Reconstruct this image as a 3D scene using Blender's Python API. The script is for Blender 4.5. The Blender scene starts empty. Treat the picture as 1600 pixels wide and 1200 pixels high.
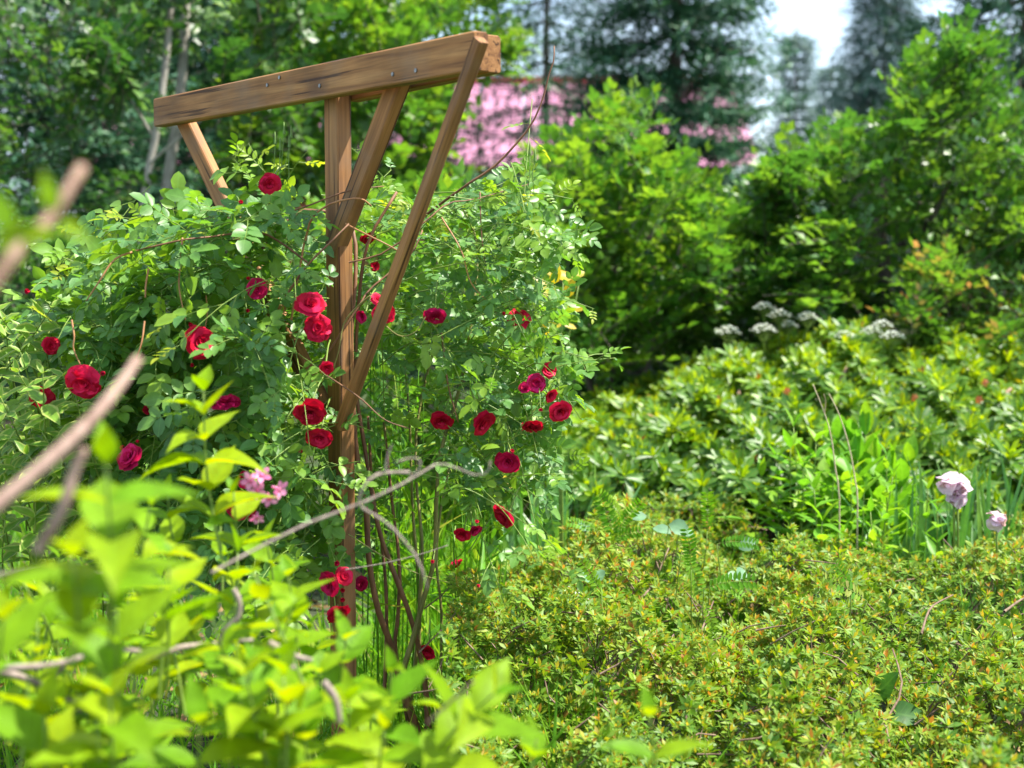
import bpy, math, random
import numpy as np
from mathutils import Matrix, Vector, Quaternion

random.seed(7)
rng = np.random.default_rng(11)
SC = bpy.context.scene
COL = SC.collection

# ------------------------------------------------------------------ camera, sky, sun, exposure
F_PX, EYE, PITCH = 2222.0, 1.40, math.radians(5.05)
cam_data = bpy.data.cameras.new('camera')
cam_data.sensor_width = 36.0
cam_data.lens = 50.0
cam_data.clip_end = 500.0
cam_data.clip_start = 0.05
cam_data.dof.use_dof = True
cam_data.dof.focus_distance = 3.72
cam_data.dof.aperture_fstop = 2.6
cam = bpy.data.objects.new('camera', cam_data)
COL.objects.link(cam)
cam.location = (0, 0, EYE)
cam.rotation_euler = (math.pi / 2 - PITCH, 0, 0)
SC.camera = cam

SUN_AZ = Vector((0.95, 0.08, 0)).normalized()
SUN_EL = math.radians(60)
sun_dir = Vector((SUN_AZ.x * math.cos(SUN_EL), SUN_AZ.y * math.cos(SUN_EL), math.sin(SUN_EL)))
sd = bpy.data.lights.new('sun', 'SUN')
sd.energy = 5.0
sd.angle = math.radians(0.6)
sd.color = (1.0, 0.95, 0.86)
sun = bpy.data.objects.new('sun', sd)
COL.objects.link(sun)
sun.location = (6, 2, 12)
sun.rotation_euler = sun_dir.to_track_quat('Z', 'Y').to_euler()

W = bpy.data.worlds.new('World')
SC.world = W
W.use_nodes = True
nt = W.node_tree
nt.nodes.clear()
wo = nt.nodes.new('ShaderNodeOutputWorld')
bg = nt.nodes.new('ShaderNodeBackground')
bg.inputs['Strength'].default_value = 0.115
sky = nt.nodes.new('ShaderNodeTexSky')
sky.sky_type = 'NISHITA'
sky.sun_disc = False
sky.sun_elevation = SUN_EL
sky.sun_rotation = math.atan2(SUN_AZ.x, SUN_AZ.y)
tc = nt.nodes.new('ShaderNodeTexCoord')
cn = nt.nodes.new('ShaderNodeTexNoise')
cn.inputs['Scale'].default_value = 2.6
cn.inputs['Detail'].default_value = 6
cr = nt.nodes.new('ShaderNodeValToRGB')
cr.color_ramp.elements[0].position = 0.42
cr.color_ramp.elements[1].position = 0.60
mx = nt.nodes.new('ShaderNodeMix')
mx.data_type = 'RGBA'
mx.inputs[7].default_value = (5.2, 6.2, 7.4, 1)
nt.links.new(tc.outputs['Generated'], cn.inputs['Vector'])
nt.links.new(cn.outputs['Fac'], cr.inputs['Fac'])
nt.links.new(cr.outputs['Color'], mx.inputs['Factor'])
nt.links.new(sky.outputs['Color'], mx.inputs[6])
nt.links.new(mx.outputs[2], bg.inputs['Color'])
nt.links.new(bg.outputs['Background'], wo.inputs['Surface'])

SC.view_settings.view_transform = 'Standard'
SC.view_settings.look = 'None'
SC.view_settings.exposure = 1.42
SC.view_settings.gamma = 1.0
SC.view_settings.use_curve_mapping = False
SC.cycles.max_bounces = 8
SC.cycles.transparent_max_bounces = 8

# ------------------------------------------------------------------ helpers
cp, sp = math.cos(PITCH), math.sin(PITCH)


def P(px, py, d):
    """world point for a photograph pixel (1600x1200) at a distance d along the view axis"""
    px, py, d = np.asarray(px, float), np.asarray(py, float), np.asarray(d, float)
    xc = (px - 800) / F_PX * d
    yc = -(py - 600) / F_PX * d
    return np.stack(np.broadcast_arrays(xc, d * cp + yc * sp, EYE + yc * cp - d * sp), axis=-1)


def project(p):
    p = np.asarray(p)
    y, z = p[..., 1], p[..., 2] - EYE
    d = y * cp - z * sp
    yc = y * sp + z * cp
    return 800 + p[..., 0] / d * F_PX, 600 - yc / d * F_PX, d


def unit(v):
    v = np.asarray(v, float)
    return v / np.maximum(np.linalg.norm(v, axis=-1, keepdims=True), 1e-9)


def frames(d, n):
    """rotation matrices whose Y column is d and whose Z column leans to n"""
    y = unit(d)
    n = np.broadcast_to(n, y.shape)
    x = np.cross(y, n)
    bad = np.linalg.norm(x, axis=-1) < 1e-4
    if np.any(bad):
        x[bad] = np.cross(y[bad], np.array([0.3, 0.9, 0.2]))
    x = unit(x)
    z = np.cross(x, y)
    return np.stack([x, y, z], axis=-1)


def in_poly(poly, x, y):
    poly = np.asarray(poly, float)
    inside = np.zeros(len(x), bool)
    j = len(poly) - 1
    for i in range(len(poly)):
        xi, yi = poly[i]
        xj, yj = poly[j]
        c = ((yi > y) != (yj > y)) & (x < (xj - xi) * (y - yi) / (yj - yi + 1e-12) + xi)
        inside ^= c
        j = i
    return inside


def sample_poly(poly, n):
    poly = np.asarray(poly, float)
    lo, hi = poly.min(0), poly.max(0)
    out = np.zeros((0, 2))
    while len(out) < n:
        q = lo + rng.random((n * 2, 2)) * (hi - lo)
        out = np.vstack([out, q[in_poly(poly, q[:, 0], q[:, 1])]])
    return out[:n]


class T:
    """a small template: vertices, per-vertex (u, t, r), faces by size with a material slot"""

    def __init__(self):
        self.V = np.zeros((0, 3))
        self.A = np.zeros((0, 3))
        self.F = []

    def add(self, V, A, F, mat=0):
        o = len(self.V)
        self.V = np.vstack([self.V, V])
        self.A = np.vstack([self.A, A])
        for f in F:
            if len(f):
                self.F.append((np.asarray(f, int) + o, mat))
        return self

    def put(self, t, pos=(0, 0, 0), R=np.eye(3), s=1.0, r=0.0, mat=None):
        V = (t.V * np.asarray(s)) @ np.asarray(R).T + np.asarray(pos)
        A = t.A.copy()
        A[:, 2] = (A[:, 2] + r) % 1.0
        o = len(self.V)
        self.V = np.vstack([self.V, V])
        self.A = np.vstack([self.A, A])
        for f, m in t.F:
            self.F.append((f + o, m if mat is None else mat))
        return self

    def tris(self):
        return sum(len(f) * (f.shape[1] - 2) for f, m in self.F)


class MB:
    """collects templates and tubes into one mesh"""

    def __init__(self):
        self.V, self.A, self.F, self.n = [], [], [], 0

    def scatter(self, t, pos, R, s, r):
        N = len(pos)
        if N == 0:
            return
        s = np.asarray(s, float).reshape(N, 1, 1)
        V = np.einsum('nij,kj->nki', R, t.V) * s + pos[:, None, :]
        A = np.broadcast_to(t.A, (N,) + t.A.shape).copy()
        A[:, :, 2] = (A[:, :, 2] + np.asarray(r).reshape(N, 1)) % 1.0
        k = len(t.V)
        off = self.n + np.arange(N) * k
        for f, m in t.F:
            self.F.append(((f[None] + off[:, None, None]).reshape(-1, f.shape[1]), m))
        self.V.append(V.reshape(-1, 3))
        self.A.append(A.reshape(-1, 3))
        self.n += N * k

    def put(self, t):
        self.scatter(t, np.zeros((1, 3)), np.eye(3)[None], [1.0], [0.0])

    def mesh(self, name, mats, smooth=True):
        me = bpy.data.meshes.new(name)
        V = np.vstack(self.V)
        A = np.vstack(self.A)
        me.vertices.add(len(V))
        me.vertices.foreach_set('co', V.astype(np.float32).ravel())
        loops = np.concatenate([f.ravel() for f, m in self.F])
        tot = np.concatenate([np.full(len(f), f.shape[1]) for f, m in self.F])
        mi = np.concatenate([np.full(len(f), m) for f, m in self.F])
        me.loops.add(len(loops))
        me.loops.foreach_set('vertex_index', loops.astype(np.int32))
        me.polygons.add(len(tot))
        me.polygons.foreach_set('loop_start', (np.cumsum(tot) - tot).astype(np.int32))
        me.polygons.foreach_set('loop_total', tot.astype(np.int32))
        me.polygons.foreach_set('material_index', mi.astype(np.int32))
        me.polygons.foreach_set('use_smooth', np.full(len(tot), bool(smooth)))
        at = me.attributes.new('leaf', 'FLOAT_VECTOR', 'POINT')
        at.data.foreach_set('vector', A.astype(np.float32).ravel())
        me.update(calc_edges=True)
        for m in (mats if isinstance(mats, (list, tuple)) else [mats]):
            me.materials.append(m)
        return me


def mesh_of(t, name, mats, smooth=True):
    b = MB()
    b.put(t)
    return b.mesh(name, mats, smooth)


def link(name, me, parent=None, M=None, kind=None):
    o = bpy.data.objects.new(name, me)
    COL.objects.link(o)
    if parent is not None:
        o.parent = parent
    if M is not None:
        o.matrix_basis = M
    if kind:
        o['kind'] = kind
    return o


def part(name, me, root, kind=None):
    """a mesh in world coordinates, hung under a thing"""
    return link(name, me, root, Matrix.Translation(-Vector(root.location)), kind)


def thing(name, label, cat, loc, group=None):
    o = bpy.data.objects.new(name, None)
    COL.objects.link(o)
    o.empty_display_size = 0.1
    o.location = Vector([float(c) for c in loc])
    o['label'] = label
    o['category'] = cat
    if group:
        o['group'] = group
    return o


def mat4(pos, R, s):
    M = Matrix.Identity(4)
    for i in range(3):
        for j in range(3):
            M[i][j] = float(R[i][j] * s)
        M[i][3] = float(pos[i])
    return M


def smooth_path(pts, n):
    pts = np.asarray(pts, float)
    if len(pts) == 2:
        t = np.linspace(0, 1, n)[:, None]
        return pts[0] * (1 - t) + pts[1] * t
    q = np.vstack([2 * pts[0] - pts[1], pts, 2 * pts[-1] - pts[-2]])
    out = []
    m = len(pts) - 1
    for u in np.linspace(0, m - 1e-6, n):
        i = int(u)
        f = u - i
        a, b, c, d = q[i], q[i + 1], q[i + 2], q[i + 3]
        out.append(0.5 * ((2 * b) + (-a + c) * f + (2 * a - 5 * b + 4 * c - d) * f * f + (-a + 3 * b - 3 * c + d) * f ** 3))
    return np.array(out)


def tube(pts, r0, r1=None, sides=5, wob=0.0, r=None):
    pts = np.asarray(pts, float)
    n = len(pts)
    r1 = r0 if r1 is None else r1
    rad = np.linspace(r0, r1, n)
    if wob:
        rad = rad * (1 + wob * (rng.random(n) - 0.5))
    tan = unit(np.gradient(pts, axis=0))
    ref = np.array([0.31, 0.9, 0.29]) if abs(tan[0][1]) < 0.8 else np.array([1, 0.1, 0.2])
    a = unit(np.cross(tan, ref))
    b = np.cross(tan, a)
    ang = np.arange(sides) / sides * 2 * math.pi
    V = pts[:, None] + rad[:, None, None] * (np.cos(ang)[None, :, None] * a[:, None] + np.sin(ang)[None, :, None] * b[:, None])
    V = V.reshape(-1, 3)
    F = []
    for i in range(n - 1):
        for k in range(sides):
            k2 = (k + 1) % sides
            F.append((i * sides + k, i * sides + k2, (i + 1) * sides + k2, (i + 1) * sides + k))
    A = np.zeros((len(V), 3))
    A[:, 1] = np.repeat(np.linspace(0, 1, n), sides)
    A[:, 2] = rng.random() if r is None else r
    t = T().add(V, A, [np.array(F)])
    cap = np.arange(sides) + (n - 1) * sides
    if sides > 3:
        t.F.append((cap[None], 0))
    return t


# ------------------------------------------------------------------ materials
def new_mat(name):
    m = bpy.data.materials.new(name)
    m.use_nodes = True
    m.node_tree.nodes.clear()
    return m, m.node_tree.nodes, m.node_tree.links


def ramp_node(N, stops):
    r = N.new('ShaderNodeValToRGB')
    e = r.color_ramp.elements
    while len(e) > 1:
        e.remove(e[-1])
    e[0].position, e[0].color = stops[0][0], (*stops[0][1], 1)
    for p, c in stops[1:]:
        k = e.new(p)
        k.color = (*c, 1)
    return r


def leaf_mat(name, stops, trans=0.4, rough=0.42, midrib=0.25, veins=0.0, spec=0.5, tgain=(1.5, 1.45, 0.7), edge=None, vary=True):
    m, N, L = new_mat(name)
    out = N.new('ShaderNodeOutputMaterial')
    at = N.new('ShaderNodeAttribute')
    at.attribute_name = 'leaf'
    sx = N.new('ShaderNodeSeparateXYZ')
    L.new(at.outputs['Vector'], sx.inputs[0])
    oi = N.new('ShaderNodeObjectInfo')
    ad = N.new('ShaderNodeMath')
    ad.operation = 'ADD'
    L.new(sx.outputs['Z'], ad.inputs[0])
    if vary:
        L.new(oi.outputs['Random'], ad.inputs[1])
    else:
        ad.inputs[1].default_value = 0.0
    fr = N.new('ShaderNodeMath')
    fr.operation = 'FRACT'
    L.new(ad.outputs[0], fr.inputs[0])
    rp = ramp_node(N, stops)
    L.new(fr.outputs[0], rp.inputs['Fac'])
    col = rp.outputs['Color']
    # blotchy variation
    geo = N.new('ShaderNodeNewGeometry')
    nz = N.new('ShaderNodeTexNoise')
    nz.inputs['Scale'].default_value = 38.0
    nz.inputs['Detail'].default_value = 2.0
    L.new(geo.outputs['Position'], nz.inputs['Vector'])
    mr = N.new('ShaderNodeMapRange')
    mr.inputs['From Min'].default_value = 0.3
    mr.inputs['From Max'].default_value = 0.7
    mr.inputs['To Min'].default_value = 0.8
    mr.inputs['To Max'].default_value = 1.2
    L.new(nz.outputs['Fac'], mr.inputs['Value'])
    vm = N.new('ShaderNodeVectorMath')
    vm.operation = 'SCALE'
    L.new(col, vm.inputs[0])
    L.new(mr.outputs[0], vm.inputs['Scale'])
    col = vm.outputs[0]
    ab = N.new('ShaderNodeMath')
    ab.operation = 'ABSOLUTE'
    L.new(sx.outputs['X'], ab.inputs[0])
    if midrib > 0:
        m1 = N.new('ShaderNodeMapRange')
        m1.inputs['From Min'].default_value = 0.03
        m1.inputs['From Max'].default_value = 0.13
        m1.inputs['To Min'].default_value = midrib
        m1.inputs['To Max'].default_value = 0.0
        L.new(ab.outputs[0], m1.inputs['Value'])
        fac = m1.outputs[0]
        if veins > 0:
            k = N.new('ShaderNodeMath'); k.operation = 'MULTIPLY'; k.inputs[1].default_value = 0.22
            L.new(ab.outputs[0], k.inputs[0])
            s1 = N.new('ShaderNodeMath'); s1.operation = 'SUBTRACT'
            L.new(sx.outputs['Y'], s1.inputs[0]); L.new(k.outputs[0], s1.inputs[1])
            s2 = N.new('ShaderNodeMath'); s2.operation = 'MULTIPLY'; s2.inputs[1].default_value = 52.0
            L.new(s1.outputs[0], s2.inputs[0])
            s3 = N.new('ShaderNodeMath'); s3.operation = 'SINE'
            L.new(s2.outputs[0], s3.inputs[0])
            s4 = N.new('ShaderNodeMapRange')
            s4.inputs['From Min'].default_value = 0.72
            s4.inputs['From Max'].default_value = 1.0
            s4.inputs['To Max'].default_value = veins
            L.new(s3.outputs[0], s4.inputs['Value'])
            mxx = N.new('ShaderNodeMath'); mxx.operation = 'MAXIMUM'
            L.new(fac, mxx.inputs[0]); L.new(s4.outputs[0], mxx.inputs[1])
            fac = mxx.outputs[0]
        mm = N.new('ShaderNodeMix')
        mm.data_type = 'RGBA'
        c = stops[-1][1]
        mm.inputs[7].default_value = (min(1, c[0] * 1.6 + 0.05), min(1, c[1] * 1.5 + 0.06), c[2] * 1.5 + 0.02, 1)
        L.new(fac, mm.inputs['Factor'])
        L.new(col, mm.inputs[6])
        col = mm.outputs[2]
    if edge is not None:
        m2 = N.new('ShaderNodeMapRange')
        m2.inputs['From Min'].default_value = 0.62
        m2.inputs['From Max'].default_value = 0.8
        L.new(ab.outputs[0], m2.inputs['Value'])
        me_ = N.new('ShaderNodeMix'); me_.data_type = 'RGBA'
        me_.inputs[7].default_value = (*edge, 1)
        L.new(m2.outputs[0], me_.inputs['Factor']); L.new(col, me_.inputs[6])
        col = me_.outputs[2]
    pb = N.new('ShaderNodeBsdfPrincipled')
    pb.inputs['Roughness'].default_value = rough
    pb.inputs['Specular IOR Level'].default_value = spec
    L.new(col, pb.inputs['Base Color'])
    tg = N.new('ShaderNodeVectorMath')
    tg.operation = 'MULTIPLY'
    tg.inputs[1].default_value = tgain
    L.new(col, tg.inputs[0])
    tr = N.new('ShaderNodeBsdfTranslucent')
    L.new(tg.outputs[0], tr.inputs['Color'])
    mi = N.new('ShaderNodeMixShader')
    mi.inputs[0].default_value = trans
    L.new(pb.outputs[0], mi.inputs[1])
    L.new(tr.outputs[0], mi.inputs[2])
    L.new(mi.outputs[0], out.inputs['Surface'])
    return m


def bark_mat(name, c0, c1, scale=40.0, rough=0.85, bump=0.4, stretch=(1, 1, 0.2), spec=0.2):
    m, N, L = new_mat(name)
    out = N.new('ShaderNodeOutputMaterial')
    geo = N.new('ShaderNodeNewGeometry')
    mp = N.new('ShaderNodeMapping')
    mp.inputs['Scale'].default_value = stretch
    L.new(geo.outputs['Position'], mp.inputs['Vector'])
    nz = N.new('ShaderNodeTexNoise')
    nz.inputs['Scale'].default_value = scale
    nz.inputs['Detail'].default_value = 5
    L.new(mp.outputs[0], nz.inputs['Vector'])
    rp = ramp_node(N, [(0.3, c0), (0.7, c1)])
    L.new(nz.outputs['Fac'], rp.inputs['Fac'])
    pb = N.new('ShaderNodeBsdfPrincipled')
    pb.inputs['Roughness'].default_value = rough
    pb.inputs['Specular IOR Level'].default_value = spec
    L.new(rp.outputs['Color'], pb.inputs['Base Color'])
    bp = N.new('ShaderNodeBump')
    bp.inputs['Strength'].default_value = bump
    bp.inputs['Distance'].default_value = 0.004
    L.new(nz.outputs['Fac'], bp.inputs['Height'])
    L.new(bp.outputs[0], pb.inputs['Normal'])
    L.new(pb.outputs[0], out.inputs['Surface'])
    return m


def wood_mat():
    m, N, L = new_mat('weathered cedar')
    out = N.new('ShaderNodeOutputMaterial')
    tcn = N.new('ShaderNodeTexCoord')
    oi = N.new('ShaderNodeObjectInfo')
    va = N.new('ShaderNodeVectorMath'); va.operation = 'ADD'
    k = N.new('ShaderNodeVectorMath'); k.operation = 'SCALE'; k.inputs[0].default_value = (7.3, 3.1, 5.7)
    L.new(oi.outputs['Random'], k.inputs['Scale'])
    L.new(tcn.outputs['Object'], va.inputs[0]); L.new(k.outputs[0], va.inputs[1])
    mp = N.new('ShaderNodeMapping'); mp.inputs['Scale'].default_value = (1, 1, 0.035)
    L.new(va.outputs[0], mp.inputs['Vector'])
    # slow warp around knots
    vo = N.new('ShaderNodeTexVoronoi'); vo.inputs['Scale'].default_value = 3.2
    mpk = N.new('ShaderNodeMapping'); mpk.inputs['Scale'].default_value = (2.2, 2.2, 1.0)
    L.new(va.outputs[0], mpk.inputs['Vector']); L.new(mpk.outputs[0], vo.inputs['Vector'])
    kn = N.new('ShaderNodeMapRange'); kn.inputs['From Min'].default_value = 0.05; kn.inputs['From Max'].default_value = 0.22
    kn.inputs['To Min'].default_value = 1.0; kn.inputs['To Max'].default_value = 0.0
    L.new(vo.outputs['Distance'], kn.inputs['Value'])
    ws = N.new('ShaderNodeTexNoise'); ws.inputs['Scale'].default_value = 55; ws.inputs['Detail'].default_value = 6; ws.inputs['Distortion'].default_value = 0.6
    L.new(mp.outputs[0], ws.inputs['Vector'])
    wl = N.new('ShaderNodeTexNoise'); wl.inputs['Scale'].default_value = 5; wl.inputs['Detail'].default_value = 3
    L.new(va.outputs[0], wl.inputs['Vector'])
    wf = N.new('ShaderNodeTexNoise'); wf.inputs['Scale'].default_value = 260; wf.inputs['Detail'].default_value = 3
    L.new(mp.outputs[0], wf.inputs['Vector'])
    rp = ramp_node(N, [(0.26, (0.16, 0.066, 0.022)), (0.5, (0.32, 0.150, 0.050)), (0.76, (0.43, 0.225, 0.085))])
    L.new(ws.outputs['Fac'], rp.inputs['Fac'])
    rp2 = ramp_node(N, [(0.3, (0.62, 0.60, 0.58)), (0.7, (1.1, 1.06, 1.0))])
    L.new(wl.outputs['Fac'], rp2.inputs['Fac'])
    mu = N.new('ShaderNodeMix'); mu.data_type = 'RGBA'; mu.blend_type = 'MULTIPLY'; mu.inputs['Factor'].default_value = 1.0
    L.new(rp.outputs['Color'], mu.inputs[6]); L.new(rp2.outputs['Color'], mu.inputs[7])
    rp3 = ramp_node(N, [(0.35, (0.78, 0.78, 0.78)), (0.6, (1.1, 1.1, 1.1))])
    L.new(wf.outputs['Fac'], rp3.inputs['Fac'])
    mu2 = N.new('ShaderNodeMix'); mu2.data_type = 'RGBA'; mu2.blend_type = 'MULTIPLY'; mu2.inputs['Factor'].default_value = 0.8
    L.new(mu.outputs[2], mu2.inputs[6]); L.new(rp3.outputs['Color'], mu2.inputs[7])
    # drying cracks along the grain and grey weathering
    mpc = N.new('ShaderNodeMapping'); mpc.inputs['Scale'].default_value = (1, 1, 0.025)
    L.new(va.outputs[0], mpc.inputs['Vector'])
    ck = N.new('ShaderNodeTexNoise'); ck.inputs['Scale'].default_value = 85; ck.inputs['Detail'].default_value = 2
    L.new(mpc.outputs[0], ck.inputs['Vector'])
    ckr = ramp_node(N, [(0.0, (0.25, 0.22, 0.2)), (0.34, (0.25, 0.22, 0.2)), (0.40, (1, 1, 1))])
    L.new(ck.outputs['Fac'], ckr.inputs['Fac'])
    mu3 = N.new('ShaderNodeMix'); mu3.data_type = 'RGBA'; mu3.blend_type = 'MULTIPLY'; mu3.inputs['Factor'].default_value = 1
    L.new(mu2.outputs[2], mu3.inputs[6]); L.new(ckr.outputs['Color'], mu3.inputs[7])
    gn = N.new('ShaderNodeTexNoise'); gn.inputs['Scale'].default_value = 9; gn.inputs['Detail'].default_value = 6
    L.new(va.outputs[0], gn.inputs['Vector'])
    gr = ramp_node(N, [(0.5, (0, 0, 0)), (0.8, (0.4, 0.4, 0.4))])
    L.new(gn.outputs['Fac'], gr.inputs['Fac'])
    mu2 = N.new('ShaderNodeMix'); mu2.data_type = 'RGBA'; mu2.inputs[7].default_value = (0.20, 0.15, 0.11, 1)
    L.new(gr.outputs['Color'], mu2.inputs['Factor']); L.new(mu3.outputs[2], mu2.inputs[6])
    kf = N.new('ShaderNodeMath'); kf.operation = 'MULTIPLY'; kf.inputs[1].default_value = 0.7
    L.new(kn.outputs[0], kf.inputs[0])
    mk = N.new('ShaderNodeMix'); mk.data_type = 'RGBA'; mk.inputs[7].default_value = (0.09, 0.035, 0.016, 1)
    L.new(kf.outputs[0], mk.inputs['Factor']); L.new(mu2.outputs[2], mk.inputs[6])
    pb = N.new('ShaderNodeBsdfPrincipled'); pb.inputs['Roughness'].default_value = 0.72; pb.inputs['Specular IOR Level'].default_value = 0.3
    L.new(mk.outputs[2], pb.inputs['Base Color'])
    bp = N.new('ShaderNodeBump'); bp.inputs['Strength'].default_value = 0.35; bp.inputs['Distance'].default_value = 0.002
    L.new(ws.outputs['Fac'], bp.inputs['Height']); L.new(bp.outputs[0], pb.inputs['Normal'])
    L.new(pb.outputs[0], out.inputs['Surface'])
    return m


def plain_mat(name, c0, c1=None, scale=30.0, rough=0.6, trans=0.0, spec=0.4, metal=0.0):
    m, N, L = new_mat(name)
    out = N.new('ShaderNodeOutputMaterial')
    geo = N.new('ShaderNodeNewGeometry')
    nz = N.new('ShaderNodeTexNoise')
    nz.inputs['Scale'].default_value = scale
    nz.inputs['Detail'].default_value = 4
    L.new(geo.outputs['Position'], nz.inputs['Vector'])
    rp = ramp_node(N, [(0.3, c0), (0.7, c1 or c0)])
    L.new(nz.outputs['Fac'], rp.inputs['Fac'])
    pb = N.new('ShaderNodeBsdfPrincipled')
    pb.inputs['Roughness'].default_value = rough
    pb.inputs['Specular IOR Level'].default_value = spec
    pb.inputs['Metallic'].default_value = metal
    L.new(rp.outputs['Color'], pb.inputs['Base Color'])
    if trans > 0:
        tr = N.new('ShaderNodeBsdfTranslucent')
        L.new(rp.outputs['Color'], tr.inputs['Color'])
        mi = N.new('ShaderNodeMixShader')
        mi.inputs[0].default_value = trans
        L.new(pb.outputs[0], mi.inputs[1])
        L.new(tr.outputs[0], mi.inputs[2])
        L.new(mi.outputs[0], out.inputs['Surface'])
    else:
        L.new(pb.outputs[0], out.inputs['Surface'])
    return m


M = {}
M['wood'] = wood_mat()
M['screw'] = plain_mat('galvanised screw', (0.12, 0.12, 0.12), (0.3, 0.3, 0.29), 200, 0.45, metal=0.8)
M['rose_leaf'] = leaf_mat('rose leaf', [(0, (0.070, 0.180, 0.046)), (0.4, (0.095, 0.225, 0.042)), (0.72, (0.145, 0.28, 0.032)), (0.9, (0.20, 0.33, 0.028)), (1, (0.085, 0.21, 0.044))], 0.42, 0.42, 0.30, 0.10, 0.42, tgain=(1.8, 1.65, 0.45))
M['rose_young'] = leaf_mat('young rose leaf', [(0, (0.15, 0.30, 0.02)), (0.6, (0.22, 0.36, 0.02)), (0.9, (0.32, 0.35, 0.025)), (1, (0.15, 0.3, 0.02))], 0.5, 0.45, 0.3, 0.0, 0.35)
M['weigela'] = leaf_mat('weigela leaf', [(0, (0.105, 0.25, 0.006)), (0.4, (0.17, 0.30, 0.004)), (0.8, (0.27, 0.36, 0.004)), (1, (0.105, 0.25, 0.006))], 0.48, 0.52, 0.22, 0.3, 0.15, tgain=(1.85, 1.5, 0.15))
M['variegated'] = leaf_mat('pale edged leaf', [(0, (0.13, 0.27, 0.025)), (0.5, (0.20, 0.33, 0.03)), (1, (0.12, 0.26, 0.025))], 0.42, 0.45, 0.3, 0.1, 0.4, edge=(0.36, 0.42, 0.10))
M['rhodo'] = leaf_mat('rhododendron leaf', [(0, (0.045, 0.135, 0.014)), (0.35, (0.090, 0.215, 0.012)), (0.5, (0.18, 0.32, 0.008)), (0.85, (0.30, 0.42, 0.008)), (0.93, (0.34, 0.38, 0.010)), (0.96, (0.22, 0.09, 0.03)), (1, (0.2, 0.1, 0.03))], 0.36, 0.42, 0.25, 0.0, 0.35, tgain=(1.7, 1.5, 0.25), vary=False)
M['azalea'] = leaf_mat('azalea leaf', [(0, (0.060, 0.165, 0.016)), (0.25, (0.115, 0.24, 0.016)), (0.45, (0.20, 0.31, 0.020)), (0.62, (0.30, 0.34, 0.03)), (0.78, (0.40, 0.33, 0.06)), (0.9, (0.40, 0.20, 0.06)), (1, (0.24, 0.09, 0.03))], 0.36, 0.48, 0.2, 0.0, 0.28, tgain=(1.7, 1.5, 0.35), vary=False)
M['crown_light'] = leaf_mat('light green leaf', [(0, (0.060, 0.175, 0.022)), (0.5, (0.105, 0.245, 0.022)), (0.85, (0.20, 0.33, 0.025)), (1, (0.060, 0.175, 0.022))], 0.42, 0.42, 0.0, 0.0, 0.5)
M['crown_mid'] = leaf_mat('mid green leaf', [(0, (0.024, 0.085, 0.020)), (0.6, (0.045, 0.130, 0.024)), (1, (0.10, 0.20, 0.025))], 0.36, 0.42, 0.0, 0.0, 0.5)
M['crown_apple'] = leaf_mat('apple leaf', [(0, (0.042, 0.135, 0.024)), (0.5, (0.075, 0.195, 0.024)), (0.85, (0.16, 0.29, 0.025)), (1, (0.042, 0.135, 0.024))], 0.42, 0.38, 0.0, 0.0, 0.6)
M['crown_red'] = leaf_mat('reddish young leaf', [(0, (0.06, 0.17, 0.022)), (0.78, (0.12, 0.24, 0.025)), (0.9, (0.24, 0.22, 0.05)), (0.98, (0.34, 0.16, 0.10)), (1, (0.06, 0.17, 0.022))], 0.42, 0.42, 0.0, 0.0, 0.5)
M['gold'] = leaf_mat('golden leaf', [(0, (0.45, 0.36, 0.02)), (0.6, (0.6, 0.42, 0.03)), (1, (0.38, 0.40, 0.03))], 0.5, 0.42, 0.1)
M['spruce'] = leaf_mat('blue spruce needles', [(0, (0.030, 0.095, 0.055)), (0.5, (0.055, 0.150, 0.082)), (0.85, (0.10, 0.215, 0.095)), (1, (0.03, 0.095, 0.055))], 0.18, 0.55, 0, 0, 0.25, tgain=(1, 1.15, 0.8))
M['spruce_hazed'] = leaf_mat('hazed conifer needles', [(0, (0.06, 0.125, 0.11)), (0.6, (0.09, 0.17, 0.14)), (1, (0.12, 0.2, 0.13))], 0.2, 0.6, 0, 0, 0.3, tgain=(1, 1.1, 0.9))  # pale blue distance haze mixed into the needle colour itself
M['grass'] = leaf_mat('grass blade', [(0, (0.08, 0.23, 0.014)), (0.5, (0.12, 0.30, 0.014)), (0.9, (0.21, 0.36, 0.018)), (1, (0.3, 0.28, 0.08))], 0.45, 0.5, 0.0, 0.0, 0.22)
M['iris'] = leaf_mat('iris blade', [(0, (0.05, 0.17, 0.035)), (0.6, (0.09, 0.24, 0.04)), (1, (0.16, 0.3, 0.04))], 0.4, 0.38, 0.12, 0.0, 0.5)
M['lush'] = leaf_mat('lush perennial leaf', [(0, (0.10, 0.27, 0.018)), (0.5, (0.14, 0.33, 0.016)), (0.9, (0.24, 0.39, 0.016)), (1, (0.1, 0.26, 0.018))], 0.45, 0.45, 0.35, 0.08, 0.25)
M['grey_leaf'] = leaf_mat('grey green leaf', [(0, (0.12, 0.24, 0.13)), (1, (0.17, 0.30, 0.17))], 0.3, 0.5, 0.1, 0.0, 0.25)
M['petal'] = leaf_mat('red rose petal', [(0, (0.36, 0.002, 0.020)), (0.45, (0.60, 0.006, 0.034)), (0.75, (0.70, 0.016, 0.085)), (1, (0.36, 0.002, 0.022))], 0.25, 0.6, 0.0, 0.0, 0.15, tgain=(1.25, 1.0, 1.0))
M['petal_old'] = leaf_mat('crimson rose petal', [(0, (0.34, 0.002, 0.03)), (0.5, (0.56, 0.008, 0.08)), (0.8, (0.66, 0.020, 0.16)), (1, (0.32, 0.002, 0.04))], 0.25, 0.6, 0.0, 0.0, 0.12, tgain=(1.2, 1.0, 1.0))
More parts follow.
